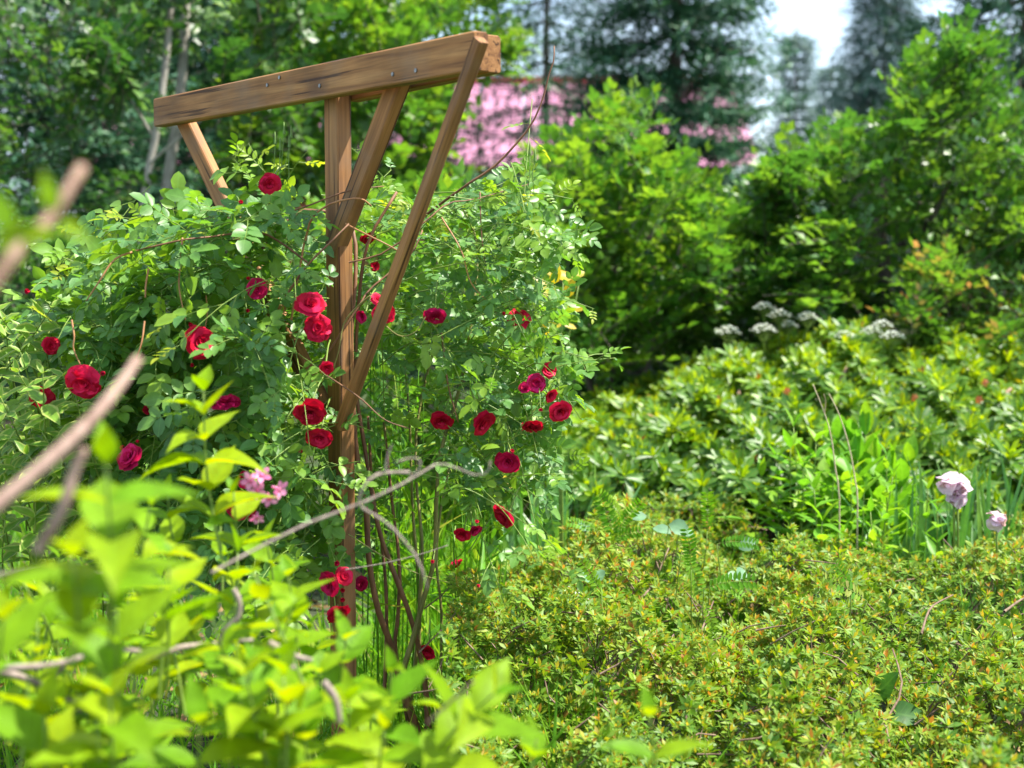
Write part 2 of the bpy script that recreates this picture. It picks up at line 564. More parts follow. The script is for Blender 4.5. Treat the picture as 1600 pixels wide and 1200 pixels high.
M['pink'] = leaf_mat('pink flower petal', [(0, (0.75, 0.17, 0.38)), (0.6, (0.85, 0.36, 0.55)), (1, (0.75, 0.22, 0.42))], 0.4, 0.5, 0.0, 0.0, 0.25, tgain=(1.1, 1.0, 1.0))
M['faded'] = leaf_mat('faded iris petal', [(0, (0.70, 0.50, 0.62)), (0.75, (0.80, 0.64, 0.74)), (0.93, (0.5, 0.26, 0.16)), (1, (0.72, 0.54, 0.64))], 0.4, 0.6, 0.0, 0.0, 0.2, tgain=(1.0, 1.0, 1.0))
M['white'] = plain_mat('white umbel florets', (0.66, 0.70, 0.56), (0.85, 0.86, 0.80), 150, 0.7, 0.3)
M['cane_brown'] = bark_mat('brown rose cane', (0.10, 0.045, 0.022), (0.24, 0.11, 0.05), 60, 0.6, spec=0.35)
M['cane_olive'] = bark_mat('olive rose cane', (0.12, 0.12, 0.03), (0.27, 0.24, 0.07), 60, 0.55, spec=0.35)
M['cane_red'] = bark_mat('reddish rose shoot', (0.28, 0.11, 0.045), (0.40, 0.20, 0.08), 60, 0.5, spec=0.35)
M['shoot'] = plain_mat('green shoot', (0.12, 0.22, 0.03), (0.22, 0.3, 0.05), 60, 0.5, 0.15)
M['twig_grey'] = bark_mat('grey twig bark', (0.15, 0.115, 0.095), (0.34, 0.27, 0.23), 90, 0.85)
M['twig_brown'] = bark_mat('brown twig bark', (0.16, 0.09, 0.06), (0.38, 0.25, 0.18), 60, 0.8)
M['azalea_wood'] = bark_mat('dark azalea wood', (0.10, 0.06, 0.04), (0.24, 0.17, 0.12), 60, 0.85)
M['bark'] = bark_mat('tree bark', (0.07, 0.055, 0.045), (0.20, 0.165, 0.135), 25, 0.9, 0.8)
M['bark_pale'] = bark_mat('pale alder bark', (0.22, 0.20, 0.17), (0.42, 0.39, 0.34), 22, 0.85, 0.5, stretch=(1, 1, 0.5))
M['stick'] = bark_mat('bare pinkish brown bark', (0.22, 0.13, 0.10), (0.46, 0.32, 0.25), 70, 0.8)
M['straw'] = plain_mat('dry straw', (0.42, 0.33, 0.19), (0.6, 0.5, 0.32), 80, 0.7, 0.1)
M['roof'] = plain_mat('red metal roof', (0.32, 0.12, 0.20), (0.50, 0.23, 0.34), 1.6, 0.6, spec=0.4)
M['ridge'] = plain_mat('red ridge cap', (0.48, 0.04, 0.06), (0.55, 0.06, 0.08), 2, 0.5)
M['wall'] = plain_mat('reddish cedar wall', (0.30, 0.08, 0.04), (0.42, 0.13, 0.06), 4, 0.8)
M['soil'] = plain_mat('soil', (0.035, 0.028, 0.018), (0.085, 0.075, 0.035), 14, 0.95)
M['sepal'] = plain_mat('rose sepal', (0.10, 0.2, 0.04), (0.16, 0.26, 0.05), 60, 0.6, 0.2)

# ------------------------------------------------------------------ leaf templates
PROF = {
    'acuminate': lambda t: np.sin(np.pi * t ** 0.66) ** 1.2,
    'ovate': lambda t: np.sin(np.pi * t ** 0.72) ** 0.85,
    'elliptic': lambda t: np.sin(np.pi * t ** 0.95) ** 0.75,
    'lance': lambda t: np.sin(np.pi * t ** 0.70) ** 1.15,
    'oblong': lambda t: np.sin(np.pi * t ** 1.35) ** 0.65,
    'blade': lambda t: (1 - t ** 2.2) * np.minimum(1, 0.55 + t * 3),
}


def leaf(ts, w, prof='ovate', fold=0.3, curl=0.2, r=0.0, wave=0.0, cols=1, teeth=0.0):
    """a blade of length 1 along +Y, normal +Z; ts = interior stations"""
    ts = np.asarray(ts, float)
    f = PROF[prof]
    V, A = [(0, 0, 0)], [(0, 0, r)]
    us = np.linspace(-1, 1, 2 * cols + 1)
    for i, t in enumerate(ts):
        hw = w * f(t)
        if teeth and i % 2:
            hw *= 1 - teeth
        for u in us:
            V.append((u * hw, t * (1 - 0.12 * curl * t), fold * abs(u) * hw - curl * t * t * 0.5 + wave * hw * math.sin(t * 9 + u)))
            A.append((u, t, r))
    V.append((0, 1 - 0.12 * curl, -curl * 0.5))
    A.append((0, 1, r))
    m = len(us)
    tri, quad = [], []
    for k in range(m - 1):
        tri.append((0, 1 + k + 1, 1 + k))
    for i in range(len(ts) - 1):
        a, b = 1 + i * m, 1 + (i + 1) * m
        for k in range(m - 1):
            quad.append((a + k, a + k + 1, b + k + 1, b + k))
    a, e = 1 + (len(ts) - 1) * m, len(V) - 1
    for k in range(m - 1):
        tri.append((a + k, a + k + 1, e))
    return T().add(np.array(V), np.array(A), [np.array(tri), np.array(quad).reshape(-1, 4)])


def R_of(d, n=(0, 0, 1)):
    return frames(np.array([d], float), np.array(n, float))[0]


def jit(v, k):
    return unit(np.asarray(v, float) + (rng.random(3) - 0.5) * 2 * k)


def compound_leaf(pairs=3, lw=0.34, L=0.36):
    """pinnate rose leaf of length 1; slot 0 leaflet, slot 1 rachis"""
    t = T()
    bend = rng.uniform(-0.25, 0.15)
    side = rng.uniform(-0.12, 0.12)
    pt = lambda s: np.array([side * s * s, s * 0.66, bend * s * s * 0.66])
    t.put(tube([pt(s) for s in np.linspace(0, 1, 4)], 0.010, 0.006, 3), mat=1)
    for k in range(pairs):
        s = (0.38 + 0.5 * k / max(1, pairs - 1)) if pairs > 1 else 0.6
        for sg in (-1, 1):
            lf = leaf([0.22, 0.5, 0.8], lw * rng.uniform(0.88, 1.1), 'elliptic', rng.uniform(0.15, 0.5), rng.uniform(0.05, 0.45))
            d = jit((sg * 1.0, 0.55, rng.uniform(-0.15, 0.25)), 0.14)
            n = jit((sg * rng.uniform(-0.5, 0.1), 0, 1), 0.25)
            t.put(lf, pt(s), R_of(d, n), L * rng.uniform(0.82, 1.02) * (0.84 + 0.16 * k / pairs), rng.random() * 0.12, 0)
    lf = leaf([0.22, 0.5, 0.8], lw * 1.08, 'elliptic', rng.uniform(0.15, 0.45), rng.uniform(0.1, 0.5))
    t.put(lf, pt(1), R_of(jit((side, 1, bend), 0.15), jit((0, 0, 1), 0.25)), L * 1.08, rng.random() * 0.12, 0)
    return t


def whorl(n, lw, prof, lo, hi, ts, fold=0.25, curl=0.3, inner=0, spread=0.15, old=False):
    """leaves set round a shoot tip, the shoot running along +Y; slot 0"""
    t = T()
    a0 = rng.random() * 6.28
    for k in range(n + inner):
        a = a0 + k * 2.39996
        e = rng.uniform(lo, hi) if k < n else rng.uniform(0.95, 1.35)
        L = rng.uniform(0.75, 1.0) if k < n else rng.uniform(0.45, 0.75)
        d = jit((math.cos(a) * math.cos(e), math.sin(e), math.sin(a) * math.cos(e)), spread)
        out = np.array([-math.cos(a) * math.sin(e), math.cos(e), -math.sin(a) * math.sin(e)])
        lf = leaf(ts, lw * rng.uniform(0.85, 1.1), prof, fold, curl * rng.uniform(0.3, 1.3))
        t.put(lf, np.array([0, -0.12 * (k / n) if k < n else 0, 0]), R_of(d, out), L, rng.random() * 0.16 if not old else (rng.random() * 0.30 if k < n else 0.45 + rng.random() * 0.25), 0)
    return t


def leafy_twig(n, L, lw, prof, ts=(0.45,), droop=0.25, opp=False, up=0.3, stem=0.008, tips=True):
    """twig of length 1 along +Y with leaves either side; slot 0 leaves, slot 1 stem"""
    t = T()
    pt = lambda s: np.array([0.05 * math.sin(s * 5), s, -droop * s * s])
    t.put(tube([pt(s) for s in np.linspace(0, 1, 4)], stem, stem * 0.5, 3), mat=1)
    for k in range(n):
        s = 0.12 + 0.86 * k / max(1, n - 1)
        sg = 1 if k % 2 else -1
        for q in ((-1, 1) if opp else (sg,)):
            d = jit((q, 0.75, up), 0.35)
            nn = jit((0, -0.1, 1), 0.45)
            lf = leaf(ts, lw * rng.uniform(0.85, 1.15), prof, rng.uniform(0.1, 0.5), rng.uniform(0, 0.5))
            t.put(lf, pt(s), R_of(d, nn), L * rng.uniform(0.7, 1.05), rng.random() * 0.35, 0)
    if tips:
        lf = leaf(ts, lw, prof, 0.3, 0.2)
        t.put(lf, pt(1), R_of(jit((0, 1, 0.1), 0.2), (0, 0, 1)), L * 0.8, rng.random() * 0.35, 0)
    return t


def scatter_thing(root, templates, pos, R, s, mats, partname, massname, n_ind=300, r=None, rank=None):
    """the largest n_ind instances in view become parts, the rest one joined part"""
    N = len(pos)
    s = np.broadcast_to(np.asarray(s, float), (N,)).copy()
    r = rng.random(N) if r is None else r
    which = rng.integers(0, len(templates), N)
    x, y, d = project(pos)
    score = s / np.maximum(d, 0.2)
    vis = (x > 0) & (x < 1600) & (y > 0) & (y < 1200) & (d > 0.3)
    score = np.where(vis, score if rank is None else rank, -1e9)
    order = np.argsort(-score)
    ind = order[:min(n_ind, int(vis.sum()))] if n_ind else np.array([], int)
    isind = np.zeros(N, bool)
    isind[ind] = True
    loc = np.array(root.location)
    mes = {}
    for i in ind:
        k = int(which[i])
        if k not in mes:
            mes[k] = mesh_of(templates[k], partname, mats)
        link(partname, mes[k], root, mat4(pos[i] - loc, R[i], s[i]))
    if N > len(ind):
        b = MB()
        for k, t in enumerate(templates):
            q = np.where((which == k) & ~isind)[0]
            b.scatter(t, pos[q], R[q], s[q], r[q])
        part(massname, b.mesh(massname, mats), root, 'stuff')


def rand_dirs(N):
    return unit(rng.normal(size=(N, 3)))


# ------------------------------------------------------------------ ground
def build_ground():
    nx, ny = 90, 90
    xs = np.linspace(-60, 60, nx)
    ys = np.concatenate([np.linspace(-8, 14, 50), np.linspace(15, 120, 40)])
    X, Y = np.meshgrid(xs, ys)
    Z = 0.04 * np.sin(X * 1.7 + Y) + 0.05 * np.sin(Y * 0.9 - X * 0.6)
    V = np.stack([X, Y, Z], -1).reshape(-1, 3)
    F = [(j * nx + i, j * nx + i + 1, (j + 1) * nx + i + 1, (j + 1) * nx + i) for j in range(len(ys) - 1) for i in range(nx - 1)]
    t = T().add(V, np.zeros((len(V), 3)), [np.array(F)])
    m, N, L = new_mat('garden soil and moss')
    out = N.new('ShaderNodeOutputMaterial')
    geo = N.new('ShaderNodeNewGeometry')
    n1 = N.new('ShaderNodeTexNoise'); n1.inputs['Scale'].default_value = 1.1; n1.inputs['Detail'].default_value = 8
    n2 = N.new('ShaderNodeTexNoise'); n2.inputs['Scale'].default_value = 30; n2.inputs['Detail'].default_value = 6
    L.new(geo.outputs['Position'], n1.inputs['Vector']); L.new(geo.outputs['Position'], n2.inputs['Vector'])
    r1 = ramp_node(N, [(0.35, (0.026, 0.019, 0.011)), (0.5, (0.03, 0.045, 0.012)), (0.7, (0.045, 0.095, 0.016))])
    r2 = ramp_node(N, [(0.3, (0.5, 0.5, 0.5)), (0.7, (1.4, 1.4, 1.4))])
    L.new(n1.outputs['Fac'], r1.inputs['Fac']); L.new(n2.outputs['Fac'], r2.inputs['Fac'])
    mu = N.new('ShaderNodeMix'); mu.data_type = 'RGBA'; mu.blend_type = 'MULTIPLY'; mu.inputs['Factor'].default_value = 1
    L.new(r1.outputs['Color'], mu.inputs[6]); L.new(r2.outputs['Color'], mu.inputs[7])
    pb = N.new('ShaderNodeBsdfPrincipled'); pb.inputs['Roughness'].default_value = 0.95
    L.new(mu.outputs[2], pb.inputs['Base Color'])
    bp = N.new('ShaderNodeBump'); bp.inputs['Distance'].default_value = 0.03
    L.new(n2.outputs['Fac'], bp.inputs['Height']); L.new(bp.outputs[0], pb.inputs['Normal'])
    L.new(pb.outputs[0], out.inputs['Surface'])
    o = link('ground', mesh_of(t, 'ground', m), kind='structure')
    o['label'] = 'dark mossy garden soil under the plants'


build_ground()

# ------------------------------------------------------------------ house far behind the trees
def box(x0, x1, y0, y1, z0, z1):
    V = np.array([(x, y, z) for z in (z0, z1) for y in (y0, y1) for x in (x0, x1)], float)
    F = np.array([(0, 2, 3, 1), (4, 5, 7, 6), (0, 1, 5, 4), (2, 6, 7, 3), (0, 4, 6, 2), (1, 3, 7, 5)])
    return T().add(V, np.zeros((8, 3)), [F])


def build_house():
    d = 27.0
    xl, xr = P(90, 150, d)[0], P(1185, 150, d)[0]
    ze, zr = P(700, 262, d)[2], P(700, 133, d + 3.4)[2]
    y0, y1 = d, d + 3.4
    h = thing('house', 'house with a long pink red metal roof half hidden by the spruces', 'house', ((xl + xr) / 2, y0 + 3.4, 0))
    part('wall', mesh_of(box(xl + 0.5, xr - 0.5, y0 + 0.6, y0 + 6.4, 0, ze - 0.02), 'wall', M['wall'], False), h)
    V = np.array([(x, y, z) for x in (xl + 0.5, xr - 0.5) for (y, z) in ((y0 + 0.6, ze), (y0 + 6.4, ze), (y1 + 0.1, zr - 0.1))], float)
    V = np.vstack([V, V + np.array([0.15, 0, 0])])
    gb = T().add(V, np.zeros((12, 3)), [np.array([(0, 1, 2), (6, 8, 7), (3, 4, 5), (9, 11, 10)])])
    part('gable', mesh_of(gb, 'gable', M['wall'], False), h)
    rise, run = zr - ze, y1 - y0
    n = 15
    w = (xr - xl) / n
    sl = math.hypot(rise, run)
    for side in (0, 1):
        pan = T()
        pan.put(box(0.02, w - 0.02, 0, sl, 0, 0.03))
        for k in range(3):
            pan.put(box(w * k / 3 + 0.03, w * k / 3 + 0.07, 0, sl, 0.031, 0.075))
        me = mesh_of(pan, 'roof_panel', M['roof'], False)
        for k in range(n):
            if side == 0:
                Mx = Matrix.Translation((xl + k * w - h.location.x, y0 - h.location.y, ze)) @ Matrix.Rotation(math.atan2(rise, run), 4, 'X')
            else:
                Mx = Matrix.Translation((xl + (k + 1) * w - h.location.x, y0 + 2 * run - h.location.y, ze)) @ Matrix.Rotation(math.pi, 4, 'Z') @ Matrix.Rotation(math.atan2(rise, run), 4, 'X')
            link('roof_panel', me, h, Mx)
    part('ridge_cap', mesh_of(box(xl, xr, y1 - 0.18, y1 + 0.18, zr - 0.02, zr + 0.11), 'ridge_cap', M['ridge'], False), h)


build_house()

# ------------------------------------------------------------------ conifers
def needle_spray(k=10):
    """a short bottlebrush sprig of length 1 along +Y"""
    t = T()
    for i in range(k):
        a = i * 2.4
        s = 0.05 + 0.85 * i / k
        d = jit((math.cos(a) * 0.75, 0.8, math.sin(a) * 0.45), 0.2)
        V = np.array([(0, 0, 0), (0.10, 0.5, 0), (0, 1, 0), (-0.10, 0.5, 0)], float)
        q = T().add(V, np.zeros((4, 3)), [np.array([(0, 1, 2, 3)])])
        t.put(q, (0, s, 0), R_of(d, jit((0, 0, 1), 0.5)), 0.42, rng.random() * 0.25)
    return t


SPR = [needle_spray(9) for _ in range(5)]


def spruce(name, label, base, H, Rb, mat, levels=30, spray=0.2, z0=0.25, per=7, droop=0.22, dens=1.0, cat='tree', group=None, bmat='bark', tr=0.09):
    root = thing(name, label, cat, base, group)
    base = np.array(base, float)
    tp = smooth_path([base, base + (0.03, 0, H * 0.5), base + (0, 0, H)], 10)
    part('trunk', mesh_of(tube(tp, tr, 0.015, 8, 0.15), 'trunk', M[bmat]), root)
    P_, D_, S_ = [], [], []
    limbs = MB()
    for li in range(levels):
        z = z0 + (H - z0) * (li / levels) ** 0.95
        rr = Rb * (1 - z / H) ** 0.85 + 0.12
        for b in range(per):
            a = (b + rng.random() * 0.8) / per * 2 * math.pi + li * 1.1
            L = rr * rng.uniform(0.72, 1.12)
            h = np.array([math.cos(a), math.sin(a), 0])
            pt = lambda u: base + np.array([0, 0, z]) + h * (u * L) + np.array([0, 0, L * (-droop * u * (2 - u) * 0.9 + 0.22 * u ** 3)])
            limbs.put(tube([pt(0), pt(0.35), pt(0.7), pt(1)], 0.012 + 0.006 * L, 0.004, 3))
            m = max(3, int(L / 0.13 * dens))
            sv = np.array([-h[1], h[0], 0])
            for i in range(m):
                u = 0.12 + 0.88 * (i + rng.random() * 0.5) / m
                o = pt(u)
                for sg in (-1, 1):
                    bl = (1.02 - u) * L * 0.55 + 0.09
                    q = max(1, int(bl / (spray * 0.8)))
                    dd = unit(h * 0.65 + sv * sg * 0.8 + np.array([0, 0, -0.25 + rng.normal() * 0.12]))
                    for j in range(q):
                        P_.append(o + dd * (j / q) * bl + rng.normal(size=3) * 0.015)
                        D_.append(jit(dd, 0.3))
                        S_.append(spray * rng.uniform(0.8, 1.25))
    part('limbs', limbs.mesh('limbs', M[bmat]), root, 'stuff')
    P_, D_, S_ = np.array(P_), np.array(D_), np.array(S_)
    R = frames(D_, unit(np.array([0, 0, 1.0]) + rng.normal(size=(len(P_), 3)) * 0.3))
    b = MB()
    wh = rng.integers(0, len(SPR), len(P_))
    r = rng.random(len(P_))
    for k, t in enumerate(SPR):
        q = wh == k
        b.scatter(t, P_[q], R[q], S_[q], r[q])
    part('crown', b.mesh('crown', M[mat]), root, 'stuff')
    return len(P_)


def ground_at(px, d):
    p = P(px, 404, d)
    return (p[0], p[1], -0.05)


spruce('spruce_tree', 'blue green spruce with sweeping boughs in front of the pink roof', ground_at(1050, 17.0), 11.0, 1.8, 'spruce', 27, 0.34, 0.9, 10, dens=1.7, tr=0.10)
spruce('spruce_tree', 'dark spruce deep in the wood between the two pale trunks', ground_at(250, 18.0), 11.0, 2.0, 'spruce', 30, 0.38, 0.5, 8, dens=1.1)
spruce('spruce_tree', 'dark spruce rising behind the topmost shoots of the apple tree', ground_at(1590, 13.5), 10.5, 1.7, 'spruce', 32, 0.30, 0.6, 8, dens=1.2)
spruce('spruce_tree', 'dark spruce in the shade behind the slim pale trunks', ground_at(70, 13.5), 10.0, 2.1, 'spruce', 34, 0.32, 0.3, 8, dens=1.2)
spruce('spruce_tree', 'spruce seen through the gap left of the wooden post', ground_at(380, 15.5), 10.5, 2.0, 'spruce', 32, 0.34, 2.6, 8, dens=1.1)
spruce('spruce_tree', 'narrow spruce hidden behind the bright birch beside the middle brace', ground_at(600, 17.0), 10.0, 1.5, 'spruce', 30, 0.34, 0.3, 7, dens=1.0)
spruce('spruce_tree', 'bare stemmed spruce with high open boughs just right of the slender brace', ground_at(850, 20.0), 11.0, 1.5, 'spruce', 30, 0.36, 3.0, 6, dens=0.7, tr=0.06)
spruce('larch_tree', 'tallest feathery hazy conifer against the bright sky', ground_at(1238, 38.0), 7.5, 0.9, 'spruce_hazed', 26, 0.5, 0.5, 6, 0.1, 0.6)
spruce('larch_tree', 'short pointed hazy conifer in the middle of the bright sky gap', ground_at(1294, 41.0), 7.1, 0.8, 'spruce_hazed', 24, 0.5, 0.5, 6, 0.1, 0.6)
spruce('larch_tree', 'broad hazy conifer next to the apple tree top', ground_at(1372, 36.0), 10.5, 1.7, 'spruce_hazed', 32, 0.6, 0.5, 8, 0.1, 0.95)
spruce('larch_tree', 'hazy conifer half hidden by the right edge of the big spruce', ground_at(1195, 40.0), 3.9, 1.5, 'spruce_hazed', 22, 0.6, 0.4, 7, 0.1, 0.8)

spruce('juniper_bush', 'low dark juniper under the edge of the pink roof', ground_at(770, 15.5), 2.5, 1.3, 'spruce', 16, 0.3, 0.1, 9, dens=1.2, cat='bush')

# ------------------------------------------------------------------ leafy trees and shrubs behind
TW_ROUND = [leafy_twig(11, 0.23, 0.36, 'elliptic', (0.5,)) for _ in range(6)]
TW_LONG = [leafy_twig(11, 0.26, 0.26, 'ovate', (0.4,)) for _ in range(6)]


def leafy_mass(root, regions, mat, twigs, twig_len, out_from, n_ind=0, partname='leaf_spray', clear=None):
    pos, dirs = [], []
    for poly, n, d0, d1 in regions:
        q = sample_poly(poly, n)
        # clumps: pull points toward random centres so that holes open between them
        c = sample_poly(poly, max(6, n // 22))
        cd = rng.uniform(d0, d1, len(c))
        k = np.argmin(((q[:, None] - c[None]) ** 2).sum(-1), axis=1)
        f = 0.30
        q = q * (1 - f) + c[k] * f
        dd = np.where(rng.random(n) < 0.75, cd[k] + rng.normal(size=n) * 0.18, rng.uniform(d0, d1, n))
        if clear is not None:
            ok = ~(in_poly(clear[0], q[:, 0], q[:, 1]) & (dd < clear[1]))
            q, dd = q[ok], dd[ok]
            n = len(q)
        p = P(q[:, 0], q[:, 1], dd)
        o = P(out_from[0], out_from[1], out_from[2])
        pos.append(p)
        dirs.append(unit(unit(p - o) * 0.8 + rng.normal(size=(n, 3)) * 0.6 + np.array([0, 0, 0.35])))
    pos, dirs = np.vstack(pos), np.vstack(dirs)
    R = frames(dirs, unit(np.array([0, 0, 1.0]) + rng.normal(size=pos.shape) * 0.25))
    s = twig_len * rng.uniform(0.7, 1.25, len(pos))
    scatter_thing(root, twigs, pos - dirs * (s * 0.5)[:, None], R, s, [M[mat], M['bark']], partname, 'crown', n_ind)


def limb(root, pts, r0, r1, mat='bark', name='limb', n=14, sides=7):
    pp = smooth_path([P(*p) for p in pts], n)
    part(name, mesh_of(tube(pp, r0, r1, sides, 0.12), name, M[mat]), root)


# left: slim trees
TRUNKS = ([(200, 360), (275, 360), (312, 40), (235, 40)], 9.95)
t = thing('alder_tree', 'slim pale trunked tree leaning at the dark wood edge', 'tree', P(215, 560, 9.4))
limb(t, [(215, 640, 9.4), (222, 345, 9.4), (245, 200, 9.4), (262, 66, 9.4), (275, -90, 9.4)], 0.030, 0.022, 'bark_pale', 'trunk')
limb(t, [(228, 262, 9.4), (262, 230, 9.3), (300, 200, 9.2), (370, 130, 9.1)], 0.012, 0.005, 'bark_pale')
limb(t, [(240, 215, 9.4), (200, 150, 9.3), (150, 90, 9.3)], 0.010, 0.004, 'bark_pale')
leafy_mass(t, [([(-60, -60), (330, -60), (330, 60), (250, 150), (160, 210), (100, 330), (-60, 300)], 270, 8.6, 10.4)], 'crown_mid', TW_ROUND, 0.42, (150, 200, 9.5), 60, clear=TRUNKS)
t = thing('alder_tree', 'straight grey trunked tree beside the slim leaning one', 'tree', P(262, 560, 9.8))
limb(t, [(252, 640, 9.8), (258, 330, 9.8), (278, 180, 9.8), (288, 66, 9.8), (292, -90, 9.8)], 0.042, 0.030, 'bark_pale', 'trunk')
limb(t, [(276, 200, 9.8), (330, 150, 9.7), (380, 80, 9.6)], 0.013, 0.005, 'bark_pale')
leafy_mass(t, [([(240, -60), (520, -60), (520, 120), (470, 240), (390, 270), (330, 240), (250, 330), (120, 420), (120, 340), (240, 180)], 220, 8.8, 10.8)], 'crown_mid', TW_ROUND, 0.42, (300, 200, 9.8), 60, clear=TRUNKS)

t = thing('birch_tree', 'bright leafy tree filling the space behind the wooden post', 'tree', P(590, 560, 11.0))
limb(t, [(600, 620, 11), (600, 330, 11), (585, 150, 11), (600, -80, 11)], 0.05, 0.03, 'bark', 'trunk')
leafy_mass(t, [([(370, -60), (700, -60), (690, 60), (720, 130), (690, 300), (640, 330), (430, 340), (330, 380), (350, 260), (380, 140)], 720, 9.8, 12.0)], 'crown_light', TW_ROUND, 0.44, (560, 250, 11.5), 80)
leafy_mass(t, [([(690, -60), (880, -60), (830, 60), (780, 120), (700, 90)], 130, 10.5, 11.6)], 'crown_light', TW_ROUND, 0.36, (700, 100, 11.2), 0)

t = thing('leafy_bush', 'tall yellow green bush standing in front of the pink roof', 'bush', P(960, 640, 8.6))
for a, b in (((930, 640, 8.7), (900, 330, 8.5)), ((960, 640, 8.7), (970, 300, 8.6)), ((1000, 640, 8.7), (1070, 360, 8.7))):
    limb(t, [a, ((a[0] * 2 + b[0]) / 3 - 8, (a[1] * 2 + b[1]) / 3, 8.7), b], 0.025, 0.008, 'bark')
leafy_mass(t, [([(815, 330), (850, 260), (900, 215), (925, 180), (960, 155), (1000, 185), (1030, 225), (1065, 260), (1090, 310), (1130, 330), (1125, 420), (1110, 480), (1085, 520), (1040, 540), (960, 575), (905, 580), (850, 540), (820, 430)], 800, 8.0, 9.4)], 'crown_light', TW_ROUND, 0.37, (970, 450, 9.2), 140)

t = thing('apple_tree', 'old leafy apple tree with a crooked dark trunk', 'tree', P(1390, 600, 9.6))
limb(t, [(1402, 640, 9.6), (1388, 500, 9.6), (1380, 400, 9.6), (1372, 330, 9.7), (1400, 250, 9.8), (1440, 190, 9.8)], 0.062, 0.022, 'bark', 'trunk', 18)
limb(t, [(1376, 350, 9.5), (1382, 320, 9.2), (1355, 303, 9.0), (1332, 318, 8.9), (1330, 345, 8.9)], 0.026, 0.014)
limb(t, [(1380, 400, 9.6), (1450, 350, 9.4), (1500, 235, 9.3), (1520, 130, 9.3)], 0.026, 0.008)
limb(t, [(1372, 340, 9.7), (1300, 270, 9.6), (1260, 230, 9.5)], 0.022, 0.008)
limb(t, [(1385, 440, 9.6), (1290, 400, 9.3), (1180, 360, 9.1)], 0.024, 0.008)
limb(t, [(1395, 520, 9.5), (1402, 450, 9.3), (1420, 390, 9.1)], 0.020, 0.010, 'bark_pale')
leafy_mass(t, [([(1095, 430), (1130, 350), (1185, 300), (1215, 245), (1290, 215), (1310, 190), (1370, 200), (1400, 160), (1460, 110), (1480, 75), (1520, 75), (1530, 130), (1560, 150), (1600, 165), (1680, 190), (1680, 420), (1500, 400), (1420, 430), (1340, 470), (1250, 500), (1120, 510)], 1500, 8.3, 10.6),
               ([(1400, 130), (1490, 60), (1530, 60), (1545, 150), (1480, 210), (1400, 220)], 110, 8.4, 9.0)], 'crown_apple', TW_ROUND, 0.37, (1380, 420, 9.8), 200, clear=([(1352, 350), (1398, 350), (1415, 520), (1362, 520)], 9.75))

t = thing('shade_shrub', 'dark green shrub in the shade under the apple tree', 'shrub', P(1190, 640, 9.5))
limb(t, [(1190, 650, 9.8), (1200, 560, 9.8), (1190, 470, 9.8)], 0.02, 0.008)
leafy_mass(t, [([(870, 560), (1040, 480), (1120, 450), (1370, 440), (1370, 580), (1040, 650), (880, 660)], 800, 9.2, 10.6)], 'crown_mid', TW_ROUND, 0.32, (1190, 560, 9.9), 40)  # left end added as dark leafy fill standing in for plain shade

t = thing('photinia_bush', 'bush with reddish young shoots below the apple branches', 'bush', P(1500, 640, 8.4))
limb(t, [(1500, 660, 8.5), (1490, 540, 8.5), (1470, 440, 8.4)], 0.022, 0.008)
limb(t, [(1505, 660, 8.5), (1550, 540, 8.5), (1570, 450, 8.4)], 0.022, 0.008)
leafy_mass(t, [([(1405, 470), (1430, 420), (1490, 395), (1540, 400), (1600, 430), (1680, 440), (1680, 600), (1450, 560), (1400, 510)], 620, 7.9, 9.2)], 'crown_red', TW_LONG, 0.30, (1520, 540, 8.8), 60)

t = thing('undergrowth_shrub', 'shaded leafy undergrowth left of the rose behind its leaves', 'shrub', P(120, 620, 8.0))
limb(t, [(120, 640, 8.0), (110, 520, 8.0), (90, 420, 8.0)], 0.02, 0.008)
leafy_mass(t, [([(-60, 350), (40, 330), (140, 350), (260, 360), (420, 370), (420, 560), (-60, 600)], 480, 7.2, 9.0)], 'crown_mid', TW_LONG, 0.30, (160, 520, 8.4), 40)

t = thing('undergrowth_shrub', 'bright leafy undergrowth seen through the rose behind the post', 'shrub', P(650, 760, 6.6))
limb(t, [(650, 800, 6.8), (660, 620, 6.8), (690, 460, 6.8)], 0.02, 0.008)
leafy_mass(t, [([(430, 340), (640, 310), (860, 320), (870, 560), (840, 720), (600, 760), (430, 600)], 760, 6.2, 7.6)], 'crown_light', TW_LONG, 0.30, (650, 620, 7.0), 60)

# ------------------------------------------------------------------ rhododendron
def interp(xs, ys, x):
    return np.interp(x, xs, ys)


RTX = [820, 850, 890, 940, 1000, 1060, 1110, 1170, 1240, 1300, 1350, 1400, 1440, 1490, 1540, 1600, 1680]
RTY = [720, 680, 650, 625, 605, 585, 560, 545, 532, 515, 508, 545, 540, 525, 545, 548, 540]


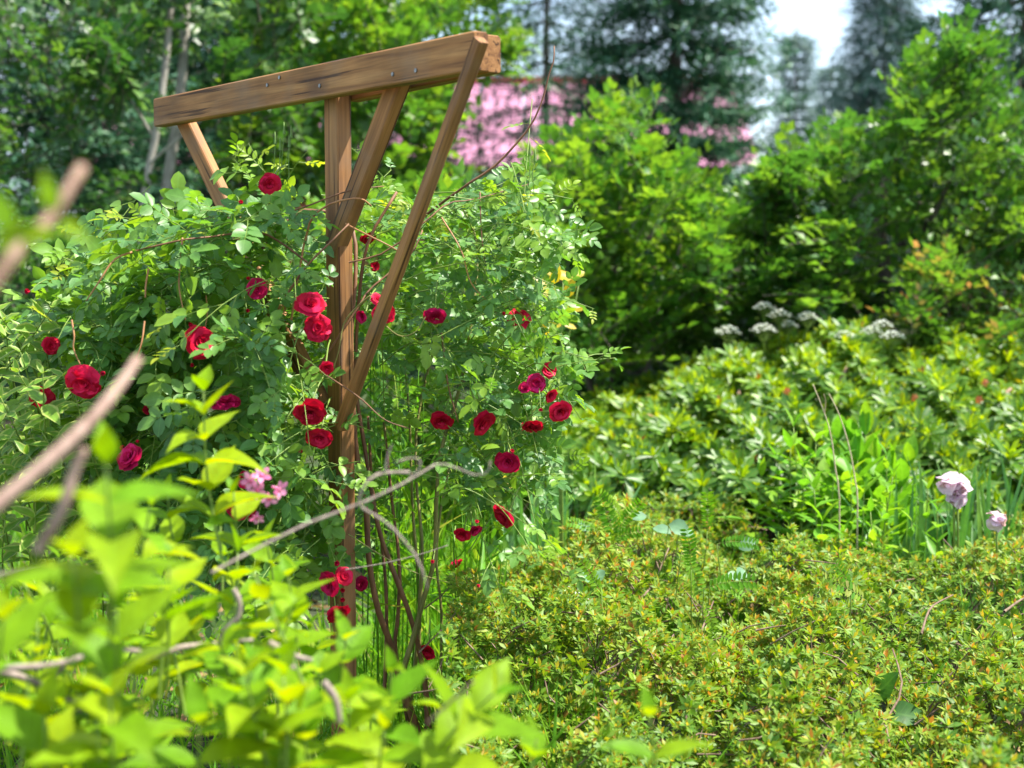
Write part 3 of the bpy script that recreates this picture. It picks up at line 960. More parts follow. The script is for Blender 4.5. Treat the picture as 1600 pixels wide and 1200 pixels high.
def build_rhododendron():
    root = thing('rhododendron_bush', 'broad rounded rhododendron with glossy whorled leaves behind the azalea', 'bush', P(1250, 760, 7.0) * np.array([1, 1, 0]))
    n = 3600
    px = rng.uniform(825, 1860, n)
    top = interp(RTX, RTY, px) + rng.normal(size=n) * 5
    bot = interp([820, 900, 1000, 1690], [740, 780, 800, 810], px)
    v = rng.random(n)
    py = top + (bot - top) * v
    d = 5.95 + 2.1 * (1 - v) ** 1.9 + 0.22 * np.sin(px * 0.032 + v * 7) + 0.20 * np.sin(px * 0.071 - v * 19) + 0.10 * np.sin(px * 0.13 + v * 31) + np.abs(rng.normal(size=n)) * 0.18
    pos = P(px, py, d)
    slope = unit(np.stack([np.zeros(n), -0.75 * np.ones(n), 0.15 + 1.2 * (1 - v)], -1))
    dirs = unit(slope + rng.normal(size=(n, 3)) * 0.42 + np.array([0, 0, 0.35]))
    R = frames(dirs, rand_dirs(n))
    s = rng.uniform(0.085, 0.125, n) * (1 - 0.08 * v)
    RH = [whorl(7, 0.16, 'oblong', -0.1, 0.6, (0.3, 0.72), 0.25, 0.3, 5, 0.22, True) for _ in range(8)]
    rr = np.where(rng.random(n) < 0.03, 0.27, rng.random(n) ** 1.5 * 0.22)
    rr = np.clip(rr + 0.22 * (1 - v) ** 1.5 * rng.random(n) - 0.05 * v, 0, 0.27)  # top light and lower shade put into leaf tone: brighter up, darker down
    vis_rank = s / d - np.abs(rng.normal(size=n)) * 0.001
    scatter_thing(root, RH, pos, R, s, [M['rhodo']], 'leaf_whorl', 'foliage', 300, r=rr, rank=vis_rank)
    # stems below
    b = MB()
    q = rng.choice(n, 420, replace=False)
    for i in q:
        e = pos[i]
        g = e + np.array([rng.normal() * 0.12, 0.25 + rng.random() * 0.25, -0.22 - rng.random() * 0.25])
        b.put(tube([g, (g + e) / 2 + rng.normal(size=3) * 0.02, e], 0.008, 0.003, 3))
    part('twigs', b.mesh('twigs', M['twig_brown']), root, 'stuff')
    for k in range(9):
        x = 900 + k * 85
        a = P(1100 + (x - 1100) * 0.6, 800, 7.0)
        a[2] = 0
        c = P(x, float(interp(RTX, RTY, x)) + 60, 7.3)
        part('limb', mesh_of(tube(smooth_path([a, (a + c) / 2 + np.array([0, 0.05, 0.1]), c], 7), 0.022, 0.008, 6), 'limb', M['twig_brown']), root)
    # a few faded orange blooms left on it
    for (x, y, dd) in ((1230, 612, 6.5), (1530, 625, 6.6), (1430, 622, 6.6), (1185, 715, 6.0), (1540, 598, 6.9)):
        t = T()
        for k in range(6):
            t.put(leaf((0.5,), 0.34, 'ovate', 0.3, 0.6), (0, 0, 0), R_of(jit((math.cos(k), 0.5, math.sin(k)), 0.2), (0, 1, 0)), 0.024, rng.random())
        t.V = t.V + P(x, y, dd)
        part('faded_bloom', mesh_of(t, 'faded_bloom', leaf_mat('faded orange bloom', [(0, (0.6, 0.13, 0.03)), (1, (0.5, 0.2, 0.08))], 0.3, 0.6, 0)), root)


build_rhododendron()

# ------------------------------------------------------------------ azalea
AZ = [(692, 1290), (694, 1060), (705, 960), (750, 905), (830, 860), (905, 830), (960, 800), (1020, 775), (1090, 778), (1160, 800), (1230, 850), (1320, 862), (1400, 862), (1480, 850), (1540, 830), (1580, 790), (1690, 780), (1850, 780), (1850, 1290)]


def build_azalea():
    root = thing('azalea_bush', 'low spreading azalea with small green and bronze leaf rosettes', 'bush', (0.9, 4.4, 0))
    n = 15600
    q = sample_poly(AZ, n)
    px, py = q[:, 0], q[:, 1]
    ztop = 0.40 + 0.05 * np.sin(px * 0.021) + 0.03 * np.sin(px * 0.047 + py * 0.03)
    d = np.full(n, 4.0)
    for _ in range(12):
        z = P(px, py, d)[:, 2]
        d = d + (z - ztop) * 1.6
    d = np.clip(d, 2.2, 6.2)
    pos = P(px, py, d)
    # bumps and depth of the mass
    cc = np.stack([rng.uniform(-0.6, 2.8, 170), rng.uniform(2.2, 6.4, 170)], -1)
    hh = rng.uniform(-0.10, 0.11, 170)
    ww = rng.uniform(0.07, 0.20, 170)
    bump = np.zeros(n)
    for (x_, y_), h_, w_ in zip(cc, hh, ww):
        bump += h_ * np.exp(-((pos[:, 0] - x_) ** 2 + (pos[:, 1] - y_) ** 2) / (2 * w_ * w_))
    big = np.zeros(n)
    for _ in range(26):
        x_, y_, w_ = rng.uniform(-0.5, 2.7), rng.uniform(2.3, 6.2), rng.uniform(0.16, 0.32)
        big = np.maximum(big, np.exp(-((pos[:, 0] - x_) ** 2 + (pos[:, 1] - y_) ** 2) / (2 * w_ * w_)))
    bump = np.clip(bump, -0.12, 0.13) + 0.20 * (big - 0.62) + 0.02 * rng.normal(size=n)
    keep = rng.random(n) < np.clip(0.82 + bump * 2, 0.5, 1)
    pos[:, 2] += bump * 0.8 - np.abs(rng.normal(size=n)) * 0.05
    pos, bump = pos[keep], bump[keep]
    n = len(pos)
    dirs = unit(np.array([0.12, -0.25, 1.0]) + rng.normal(size=(n, 3)) * 0.38)
    R = frames(dirs, rand_dirs(n))
    s = rng.uniform(0.020, 0.042, n)
    AZT = [whorl(8, 0.18, 'oblong', 0.0, 0.9, (0.55,), 0.2, 0.25, 3, 0.2, True) for _ in range(10)]
    # rosettes drift in tone over the bush
    r = np.clip(0.175 + 0.06 * np.sin(pos[:, 0] * 3.1 + pos[:, 1] * 1.7) + 0.05 * np.sin(pos[:, 0] * 9 - pos[:, 1] * 6) + 0.07 * rng.normal(size=n), 0.0, 0.27)
    scatter_thing(root, AZT, pos, R, s, [M['azalea']], 'leaf_rosette', 'foliage', 300, r=r, rank=s / project(pos)[2] - rng.random(n) * 0.004)
    b = MB()
    for i in rng.choice(n, 2600, replace=False):
        e = pos[i]
        g = e - dirs[i] * rng.uniform(0.05, 0.13) + rng.normal(size=3) * 0.03
        b.put(tube([g, (g + e) / 2 + rng.normal(size=3) * 0.008, e], 0.0028, 0.0015, 3))
    part('twigs', b.mesh('twigs', M['azalea_wood']), root, 'stuff')
    for pts in ([(1335, 1125, 3.3), (1380, 1095, 3.4), (1410, 1040, 3.5), (1395, 980, 3.6)], [(1000, 910, 4.3), (1030, 870, 4.5), (1015, 830, 4.6)], [(1050, 925, 4.3), (1028, 880, 4.5), (1045, 830, 4.6)],
                [(1090, 1000, 3.8), (1095, 960, 3.9), (1115, 910, 4.1)], [(1440, 960, 3.9), (1455, 920, 4.0), (1490, 900, 4.1)], [(1570, 925, 3.9), (1600, 905, 4.0), (1640, 890, 4.0)],
                [(985, 1070, 3.4), (1020, 1050, 3.4), (1045, 1030, 3.5)], [(1200, 1075, 3.3), (1240, 1045, 3.4), (1290, 1030, 3.5)], [(1205, 1085, 3.25), (1250, 1055, 3.35), (1300, 1040, 3.5)]):
        pp = smooth_path([P(*p) for p in pts], 8)
        part('branch', mesh_of(tube(pp - np.array([0, 0, 0.055]), 0.0042, 0.002, 5, 0.2), 'branch', M['azalea_wood']), root)


build_azalea()

# ------------------------------------------------------------------ wooden arbor
def board(name, root, p0, p1, wdir, w, th):
    p0, p1 = np.array(p0, float), np.array(p1, float)
    L = np.linalg.norm(p1 - p0)
    z = (p1 - p0) / L
    x = np.array(wdir, float)
    x = unit(x - z * np.dot(x, z))
    y = np.cross(z, x)
    c = 0.0035
    prof = [(w / 2 - c, th / 2), (w / 2, th / 2 - c), (w / 2, -th / 2 + c), (w / 2 - c, -th / 2), (-w / 2 + c, -th / 2), (-w / 2, -th / 2 + c), (-w / 2, th / 2 - c), (-w / 2 + c, th / 2)]
    k = 0.94
    rings = [(0.0, k), (c, 1.0), (L * 0.33, 1), (L * 0.66, 1), (L - c, 1.0), (L, k)]
    V = [(a * f, b * f, zz) for zz, f in rings for a, b in prof]
    F = []
    for i in range(len(rings) - 1):
        for j in range(8):
            F.append((i * 8 + j, (i + 1) * 8 + j, (i + 1) * 8 + (j + 1) % 8, i * 8 + (j + 1) % 8))
    t = T().add(np.array(V), np.zeros((len(V), 3)), [np.array(F)])
    t.F.append((np.arange(8)[None], 0))
    t.F.append((np.arange(8)[::-1][None] + (len(rings) - 1) * 8, 0))
    me = mesh_of(t, name, M['wood'], False)
    R = np.stack([x, y, z], -1)
    return link(name, me, root, mat4(p0 - np.array(root.location), R, 1.0))


ub = unit(np.array([1.03, -1.33, 0.0]))          # along the beam, towards the near end
nb = unit(np.array([-1.33, -1.03, 0.0]))         # out of the beam's visible face
ZB = P(250, 177, 4.28)[2]
pL = P(249, 177, 4.28)


def on_plane(px, py, off=0.0):
    """point of the beam's plane (shifted off along its normal) that lies under a photograph pixel"""
    o = np.array([0, 0, EYE])
    r = P(px, py, 1.0) - o
    k = np.dot(pL + nb * off - o, nb) / np.dot(r, nb)
    return o + r * k


def build_arbor():
    post_top = on_plane(527, 120, -0.055)
    root = thing('arbor', 'brown wooden arbor post with cross beam and slanting braces', 'arbor', (post_top[0], post_top[1], 0))
    pR = on_plane(752, 60)
    pR[2] = ZB
    qR = on_plane(772, 60, -0.098)
    qR[2] = ZB + 0.012
    board('beam', root, pL, pR, (0, 0, 1), 0.083, 0.038)
    board('beam', root, pL - nb * 0.098 + ub * 0.95, qR, (0, 0, 1), 0.083, 0.038)
    pb = post_top.copy()
    pb[2] = -0.1
    pt = post_top.copy()
    pt[2] = ZB + 0.04
    board('post', root, pb, pt, ub, 0.066, 0.042)
    # wide brace, between the two beams
    board('brace', root, on_plane(521, 395, -0.048), on_plane(628, 118, -0.048), ub, 0.058, 0.032)
    # slender brace on the face of the beam
    c0, c1 = on_plane(532, 668, 0.036), on_plane(752, 62, 0.042)
    board('brace', root, c0, c1, ub, 0.029, 0.026)
    # far brace under the left end
    board('brace', root, on_plane(505, 640, -0.046), on_plane(283, 175, -0.046), ub, 0.060, 0.030)
    # screws on the visible face
    for px, py in ((500, 134), (614, 116), (418, 133), (650, 110), (437, 121)):
        p = on_plane(px, py, 0.0195)
        tt = tube([p - nb * 0.003, p + nb * 0.0022], 0.0050, 0.0050, 8)
        part('screw', mesh_of(tt, 'screw', M['screw'], False), root)


build_arbor()

# ------------------------------------------------------------------ climbing rose
ROSE = [(80, 440), (100, 400), (165, 345), (190, 335), (230, 345), (285, 325), (345, 330), (385, 280), (440, 255), (500, 310), (560, 292), (600, 235), (640, 262), (700, 285), (760, 290), (825, 240), (850, 290), (868, 340), (890, 395), (886, 470), (880, 540), (888, 600), (872, 660), (830, 700), (800, 720), (800, 790), (750, 830), (705, 760), (640, 690), (600, 640), (560, 600), (548, 700), (545, 860), (500, 930), (430, 930), (380, 870), (300, 820), (200, 780), (140, 690), (110, 560)]
rose_base = P(640, 1090, 3.85)
rose = thing('rose_bush', 'climbing rose with red double blooms sprawling over the wooden arbor', 'rose bush', (rose_base[0], rose_base[1], 0))


def rose_depth(px, py, n):
    c = 3.78 + 0.10 * np.sin(px * 0.013)
    half = 0.42 * np.clip(1 - ((px - 480) / 560) ** 2, 0.35, 1) * np.clip(0.55 + (py - 240) / 300, 0.5, 1)
    return c, half


BLOOMS = (
    (421, 288, 30, (0.2, -0.7, -0.4), 'half', 'petal', 3.5), (402, 452, 30, (0.6, -0.8, 0.1), 'half', 'petal_old', 3.4), (486, 476, 44, (0.3, -0.8, 0.6), 'half', 'petal', 3.36),
    (496, 512, 38, (0.3, -0.9, 0.1), 'open', 'petal', 3.38), (314, 534, 46, (0.6, -0.8, 0.1), 'half', 'petal', 3.3), (128, 600, 50, (0.2, -0.9, 0.1), 'open', 'petal', 3.34),
    (65, 620, 34, (0.0, -0.9, 0.1), 'open', 'petal', 3.5), (510, 574, 24, (-0.2, -0.6, -0.6), 'bud', 'petal', 3.36), (352, 627, 44, (0.1, -0.6, 0.8), 'open', 'petal_old', 3.34),
    (484, 644, 46, (0.3, -0.7, -0.4), 'half', 'petal', 3.34), (500, 684, 38, (0.1, -0.6, -0.7), 'half', 'petal', 3.36), (203, 714, 42, (-0.3, -0.7, 0.3), 'half', 'petal_old', 3.36),
    (378, 788, 46, (-0.4, -0.8, -0.1), 'half', 'petal', 3.4), (385, 750, 30, (0, -0.8, 0.4), 'half', 'petal', 3.4), (566, 494, 24, (-0.5, -0.7, -0.4), 'bud', 'petal_old', 3.44),
    (600, 492, 34, (0.3, -0.8, -0.3), 'open', 'petal', 3.42), (590, 468, 22, (0.2, -0.5, 0.5), 'half', 'petal', 3.44), (680, 494, 30, (0.1, -0.7, -0.5), 'half', 'petal_old', 3.44),
    (813, 494, 36, (0.2, -0.6, 0.5), 'open', 'petal', 3.56), (857, 578, 32, (0.4, -0.6, 0.4), 'bud', 'petal', 3.56), (838, 599, 29, (-0.2, -0.9, 0.1), 'half', 'petal_old', 3.54),
    (820, 607, 24, (-0.6, -0.7, 0.0), 'bud', 'petal_old', 3.54), (860, 617, 24, (0.1, -1.0, 0.0), 'half', 'petal', 3.54), (875, 643, 34, (0.2, -0.8, -0.4), 'half', 'petal', 3.55),
    (833, 668, 34, (-0.2, -0.5, -0.7), 'open', 'petal', 3.58), (690, 658, 32, (0.0, -0.7, -0.5), 'half', 'petal', 3.62), (754, 660, 42, (0.5, -0.5, -0.6), 'half', 'petal', 3.5),
    (793, 722, 38, (0.2, -0.7, -0.4), 'half', 'petal_old', 3.52), (788, 806, 40, (-0.4, -0.7, -0.4), 'half', 'petal', 3.5), (741, 827, 26, (0.3, -0.7, -0.3), 'bud', 'petal_old', 3.52),
    (722, 835, 26, (-0.1, -0.7, -0.6), 'bud', 'petal', 3.52), (538, 900, 28, (0.4, -0.7, 0.1), 'half', 'petal', 3.4), (514, 912, 36, (-0.4, -0.7, -0.3), 'half', 'petal_old', 3.38),
    (528, 958, 36, (0.1, -0.7, -0.5), 'half', 'petal', 3.38), (668, 1018, 26, (0.1, -0.9, -0.2), 'half', 'petal', 3.86), (245, 850, 30, (0.0, -0.8, 0.0), 'half', 'petal', 3.6),
    (80, 540, 26, (0.2, -0.7, -0.5), 'half', 'petal', 3.6), (575, 372, 22, (0.2, -0.6, 0), 'half', 'petal', 3.9), (585, 416, 20, (0, -0.6, 0), 'bud', 'petal', 3.9),
    (565, 912, 22, (0, -0.8, -0.3), 'half', 'petal_old', 3.95), (232, 640, 18, (0, -0.8, 0.2), 'bud', 'petal', 3.6), (712, 880, 22, (0, -0.5, -0.4), 'half', 'petal', 4.1),
)


def build_rose():
    n = 390
    w = sample_poly(ROSE, n)
    # thin out where the photograph looks through to post, braces and stems
    px, py = w[:, 0], w[:, 1]
    c, half = rose_depth(px, py, n)
    d = c + half * np.clip(rng.normal(size=n) * 0.65 - 0.12, -1, 1.1)
    band = (np.abs(px - 527) < 36) & (py > 240)
    cl = 532 + (668 - py) / 606 * 220
    bandc = (np.abs(px - cl) < 26) & (py < 470)
    bandb = (np.abs(px - (521 + (395 - py) / 277 * 107)) < 42) & (py < 360)
    post_d = 3.6
    front = d < post_d + 0.25
    drop = ((band & front & (rng.random(n) < np.where(py < 330, 1.0, np.where(py > 610, 0.6, 0.62)))) | (bandc & front & (d < 3.9)) | (bandb & front))
    hollow = (px > 560) & (px < 690) & (py > 500) & (rng.random(n) < 0.55)
    keep = ~(drop | hollow)
    px, py, d = px[keep], py[keep], d[keep]
    n = len(px)
    tip = P(px, py, d)
    core = P(540, 470, 3.8)
    out = tip - core
    out[:, 2] *= 0.4
    D = unit(unit(out) * 0.75 + rng.normal(size=(n, 3)) * 0.45 + np.array([0, -0.12, 0.18]))
    L = rng.uniform(0.20, 0.36, n)
    b = MB()
    pos, dirs, nor, sz, yng = [], [], [], [], []
    for i in range(n):
        top = py[i] < interp([66, 230, 400, 520, 700, 830, 890], [470, 360, 290, 330, 320, 290, 420], px[i])
        droop = rng.uniform(0.15, 0.75)
        o = tip[i] - D[i] * L[i] * 0.5
        f = lambda u: o + D[i] * (L[i] * u) + np.array([0, 0, -droop * L[i] * u * u * 0.6])
        pts = [f(u) for u in np.linspace(-0.25, 1, 6)]
        b.put(tube(pts, 0.0017, 0.0009, 4))
        m = int(rng.integers(6, 9))
        for k in range(m):
            u = 0.02 + 0.96 * k / (m - 1)
            tang = D[i] + np.array([0, 0, -1.2 * droop * u])
            side = unit(np.cross(tang, np.array([0, 0, 1.0])) + 1e-6)
            a = k * 2.4
            lat = side * math.cos(a) + np.array([0, -0.35, 0.9]) * math.sin(a) * 0.6
            dd = unit(tang * 0.45 + lat * 0.85 + np.array([0, 0, -0.12]) + rng.normal(size=3) * 0.2)
            pos.append(f(u)); dirs.append(dd)
            nor.append(unit(np.array([0.05, -0.55, 0.85]) + rng.normal(size=3) * 0.35))
            big = np.interp(px[i], [60, 250, 480, 600, 900], [0.150, 0.148, 0.112, 0.098, 0.100])
            sz.append(big * rng.uniform(0.75, 1.12) * (0.72 if (k == m - 1) else 1))
            yng.append((top and rng.random() < 0.55) or (k >= m - 1 and rng.random() < 0.3))
    pos, dirs, nor, sz, yng = np.array(pos), np.array(dirs), np.array(nor), np.array(sz), np.array(yng)
    cx, cy, cd = project(pos + dirs * (sz * 0.5)[:, None])
    ok = np.ones(len(pos), bool)
    for bx, by, bs, _f, _k, _m, bd in BLOOMS:
        rr = np.hypot(cx - bx, cy - by)
        ok &= ~((rr < bs * 0.5 + 24) & (cd < bd + 0.06) & (rng.random(len(pos)) < 0.93))
    pos, dirs, nor, sz, yng = pos[ok], dirs[ok], nor[ok], sz[ok], yng[ok]
    R = frames(dirs, nor)
    CL = [compound_leaf(3, rng.uniform(0.27, 0.34)) for _ in range(9)] + [compound_leaf(2, rng.uniform(0.27, 0.34), 0.42) for _ in range(5)]
    dd = project(pos)[2]
    o = ~yng
    scatter_thing(rose, CL, pos[o], R[o], sz[o], [M['rose_leaf'], M['shoot']], 'leaf', 'foliage', 255, rank=-dd[o] + sz[o] * 4)
    y = yng
    CY = [compound_leaf(3, rng.uniform(0.22, 0.30), 0.32) for _ in range(5)]
    scatter_thing(rose, CY, pos[y], R[y], sz[y] * 0.85, [M['rose_young'], M['shoot']], 'leaf', 'young_foliage', 45, rank=-dd[y])
    part('twigs', b.mesh('twigs', M['shoot']), rose, 'stuff')

    # main canes, from the ground up over the arbor
    def cane(pts, r0, r1, mat, n=16):
        pp = smooth_path([P(*p) for p in pts], n)
        part('cane', mesh_of(tube(pp, r0, r1, 6, 0.15), 'cane', M[mat]), rose)
    B = 'cane_brown'; O = 'cane_olive'; Rr = 'cane_red'
    cane([(655, 1150, 3.85), (625, 1060, 3.82), (610, 1005, 3.8), (590, 950, 3.76), (576, 870, 3.72), (572, 790, 3.7), (560, 730, 3.68), (552, 640, 3.66), (549, 520, 3.64), (556, 420, 3.66), (545, 350, 3.7), (470, 330, 3.7), (400, 400, 3.6)], 0.0115, 0.004, B, 34)
    cane([(668, 1150, 3.85), (667, 1100, 3.85), (660, 1040, 3.84), (640, 960, 3.82), (606, 870, 3.78), (588, 810, 3.76), (570, 700, 3.75), (556, 600, 3.74), (560, 480, 3.72), (575, 380, 3.7), (620, 300, 3.72)], 0.0095, 0.004, B, 30)
    cane([(610, 1120, 3.8), (632, 1040, 3.8), (645, 1000, 3.8), (662, 935, 3.8), (679, 870, 3.78), (682, 780, 3.76), (690, 700, 3.76), (720, 600, 3.8), (740, 480, 3.85), (745, 380, 3.9), (720, 320, 3.9)], 0.0085, 0.003, O, 28)
    cane([(690, 1140, 3.9), (688, 1090, 3.9), (690, 960, 3.9), (682, 880, 3.9), (688, 800, 3.9), (705, 720, 3.95)], 0.005, 0.003, O)
    cane([(640, 1140, 3.95), (618, 1020, 3.95), (622, 960, 3.95), (624, 880, 3.95), (612, 780, 3.95), (600, 660, 3.95)], 0.007, 0.004, B)
    cane([(672, 1140, 3.9), (668, 1090, 3.9), (655, 1000, 3.9), (660, 860, 3.9), (650, 740, 3.92), (655, 640, 3.95), (690, 500, 3.98)], 0.007, 0.003, O, 22)
    cane([(640, 1120, 4.0), (655, 950, 4.0), (645, 800, 4.0), (640, 660, 4.0), (632, 560, 4.0)], 0.006, 0.003, O)
    cane([(600, 1110, 3.95), (604, 960, 3.95), (598, 860, 3.95), (582, 760, 3.95), (575, 650, 3.95)], 0.006, 0.004, B)
    # arching bare canes at the crotch of the braces
    for pts, r0, r1, mm in (
        ([(455, 500, 3.55), (480, 360, 3.5), (505, 325, 3.48), (540, 312, 3.46), (565, 311, 3.46), (580, 322, 3.5)], 0.0042, 0.0028, Rr),
        ([(400, 350, 3.55), (440, 335, 3.5), (480, 322, 3.5), (545, 298, 3.5), (600, 291, 3.55)], 0.0036, 0.002, B),
        ([(445, 465, 3.45), (480, 415, 3.42), (520, 375, 3.42), (545, 350, 3.45)], 0.0042, 0.003, B),
        ([(540, 350, 3.5), (580, 370, 3.46), (610, 385, 3.46), (640, 404, 3.5)], 0.0036, 0.002, Rr),
        ([(545, 410, 3.5), (600, 395, 3.5), (660, 350, 3.5), (700, 318, 3.55), (740, 312, 3.6), (800, 295, 3.7), (855, 280, 3.75)], 0.0034, 0.0018, B),
        ([(480, 600, 3.5), (520, 540, 3.45), (560, 480, 3.45), (580, 450, 3.48), (640, 400, 3.52), (660, 360, 3.55)], 0.0042, 0.003, B),
        ([(560, 480, 3.46), (580, 460, 3.42), (540, 500, 3.44), (530, 545, 3.44), (520, 580, 3.46)], 0.0034, 0.002, O),
        ([(735, 285, 3.7), (770, 262, 3.7), (800, 232, 3.7), (830, 195, 3.7), (848, 155, 3.7), (858, 115, 3.7), (865, 95, 3.7), (866, 72, 3.7)], 0.0048, 0.0022, B),
        ([(660, 340, 3.8), (700, 310, 3.75), (735, 285, 3.7)], 0.005, 0.0045, B),
        ([(750, 300, 3.6), (752, 360, 3.55), (758, 410, 3.55), (768, 430, 3.56)], 0.003, 0.0016, B),
        ([(690, 340, 3.5), (720, 390, 3.45), (735, 440, 3.45), (760, 470, 3.46)], 0.003, 0.0015, Rr),
        ([(285, 372, 3.4), (282, 410, 3.36), (280, 450, 3.35), (290, 500, 3.34)], 0.0036, 0.002, Rr),
        ([(216, 391, 3.4), (180, 405, 3.35), (155, 440, 3.33), (135, 470, 3.34)], 0.0042, 0.0022, Rr),
        ([(232, 420, 3.36), (228, 445, 3.35), (227, 465, 3.35)], 0.0036, 0.003, Rr),
        ([(226, 502, 3.3), (220, 540, 3.28), (200, 590, 3.28)], 0.0036, 0.002, Rr),
        ([(322, 462, 3.4), (324, 490, 3.42), (318, 525, 3.42)], 0.0026, 0.002, Rr),
        ([(112, 500, 3.35), (116, 525, 3.34), (115, 545, 3.34), (128, 575, 3.34)], 0.0036, 0.002, Rr),
        ([(500, 580, 3.4), (560, 620, 3.35), (600, 655, 3.32), (640, 670, 3.34)], 0.003, 0.0016, B),
        ([(590, 480, 3.5), (600, 505, 3.44), (625, 525, 3.4), (650, 518, 3.4), (665, 495, 3.4)], 0.0028, 0.0016, O),
        ([(545, 835, 3.45), (600, 870, 3.4), (650, 895, 3.4), (700, 910, 3.45)], 0.0022, 0.0012, O),
        ([(480, 410, 3.5), (440, 380, 3.5), (400, 362, 3.5), (330, 370, 3.45), (285, 375, 3.4), (216, 391, 3.4)], 0.0045, 0.003, B),
        ([(690, 520, 3.5), (700, 600, 3.5), (716, 660, 3.5)], 0.004, 0.002, B),
    ):
        cane(pts, r0 * 0.72, r1 * 0.72, mm, 14)


build_rose()

# ---- blooms
def petal(cup=0.6, roll=0.5, w=0.62, n=4):
    ph = rng.random() * 6.28
    """petal of length 1: rises along +Y, cups towards +Z and rolls back at its lip"""
    V, A, F = [], [], []
    for i in range(n + 1):
        t = i / n
        hw = w * (0.35 + 0.95 * math.sin(min(1, t * 1.05) * 1.9)) * (1 if t < 0.9 else 0.88)
        for k in range(n + 1):
            u = -1 + 2 * k / n
            V.append((u * hw, t * 0.92 * (1 - (0.10 * u * u + 0.05 * math.sin(u * 5 + ph * 2)) * t), cup * (u * u * 0.5 * hw) - roll * t ** 3 * 0.45 + 0.16 * math.sin(t * 3.0) + 0.06 * t * t * math.sin(u * 6 + ph)))
            A.append((u, t, 0))
    for i in range(n):
        for k in range(n):
            a = i * (n + 1) + k
            F.append((a, a + 1, a + n + 2, a + n + 1))
    return T().add(np.array(V), np.array(A), [np.array(F)])


PET = [petal(c, ro, w) for c, ro, w in ((0.5, 0.8, 0.55), (0.7, 0.5, 0.58), (0.4, 0.95, 0.6), (0.6, 0.7, 0.52))]
PET_IN = [petal(1.3, 0.15, 0.42, 3), petal(1.1, 0.3, 0.46, 3), petal(1.4, 0.05, 0.38, 3)]


def petal_ring(k, n, e, r0, L, a0):
    """transforms of one ring: flower axis +Z, e = opening from the axis"""
    out = []
    for i in range(n):
        a = a0 + i * 2 * math.pi / n + rng.normal() * 0.12
        ee = e + rng.normal() * 0.13
        rad = np.array([math.cos(a), math.sin(a), 0])
        y = unit(rad * math.sin(ee) + np.array([0, 0, math.cos(ee)]))
        z = -rad * math.cos(ee) + np.array([0, 0, math.sin(ee)])
        x = np.cross(y, z)
        out.append((rad * r0, np.stack([x, y, z], -1), L * rng.uniform(0.9, 1.1)))
    return out


def make_core(openness):
    t = T()
    for ring, (nn, e, L) in enumerate(((3, 0.05, 0.46), (4, 0.2, 0.54), (5, 0.38, 0.60), (6, 0.58, 0.64))):
        for p, R, s in petal_ring(ring, nn, e * openness, 0.02 + 0.03 * ring, L, ring * 0.7):
            t.put(PET_IN[rng.integers(3)], p, R, s, rng.random())
    return t


def sepals():
    t = T()
    for i in range(5):
        a = i * 1.2566
        rad = np.array([math.cos(a), math.sin(a), 0])
        t.put(leaf((0.4,), 0.22, 'lance', 0.2, 0.3), rad * 0.05 - np.array([0, 0, 0.02]), R_of(unit(rad - np.array([0, 0, 0.5])), (0, 0, 1)), 0.42)
    t.put(tube([(0, 0, -0.22), (0, 0, -0.12), (0, 0, 0.0)], 0.045, 0.10, 6))
    return t


CORES = {k: [make_core(o) for _ in range(3)] for k, o in (('open', 1.25), ('half', 0.8), ('bud', 0.4))}
pet_me = {(i, m): mesh_of(p, 'petal', M[m]) for i, p in enumerate(PET) for m in ('petal', 'petal_old')}
core_me = {(k, i, m): mesh_of(c, 'rose_flower', M[m]) for k, v in CORES.items() for i, c in enumerate(v) for m in ('petal', 'petal_old')}
sep_me = mesh_of(sepals(), 'sepals', M['sepal'])


def bloom(px, py, size_px, face, kind='open', m='petal', d=3.42):
    s = size_px / F_PX * d * {'open': 0.50, 'half': 0.54, 'bud': 0.60}[kind]
    pos = P(px, py, d)
    d = d - 0.08
    f = unit(np.array(face, float) + rng.normal(size=3) * 0.28)
    R = frames(np.cross(f, rand_dirs(1)[0])[None], f[None])[0]
    R = np.stack([R[:, 0], R[:, 1], R[:, 2]], -1)
    Mx = mat4(pos - f * s * 0.3 - np.array(rose.location), R, s)
    fl = link('rose_flower', core_me[(kind, int(rng.integers(3)), m)], rose, Mx)
    link('sepals', sep_me, fl)
    rings = {'open': ((6, 0.82, 0.68), (7, 1.08, 0.76), (7, 1.22, 0.84)), 'half': ((5, 0.44, 0.72), (6, 0.64, 0.80), (5, 0.88, 0.82)), 'bud': ((5, 0.30, 0.72), (3, 0.5, 0.70))}[kind]
    for j, (nn, e, L) in enumerate(rings):
        for p, Rr, ss in petal_ring(j, nn, e, 0.10 + 0.02 * j, L, j * 0.6 + rng.random()):
            link('petal', pet_me[(int(rng.integers(4)), m)], fl, mat4(p, Rr, ss))
    # flower stalk
    a = pos - f * s * 0.45
    b_ = a + np.array([rng.normal() * 0.02, 0.09, 0.035 + rng.random() * 0.02]) - f * 0.04
    part('flower_stalk', mesh_of(tube(smooth_path([a, (a + b_) / 2 + np.array([0, 0, 0.012]), b_], 6), 0.0018, 0.0022, 5), 'flower_stalk', M['shoot']), rose)


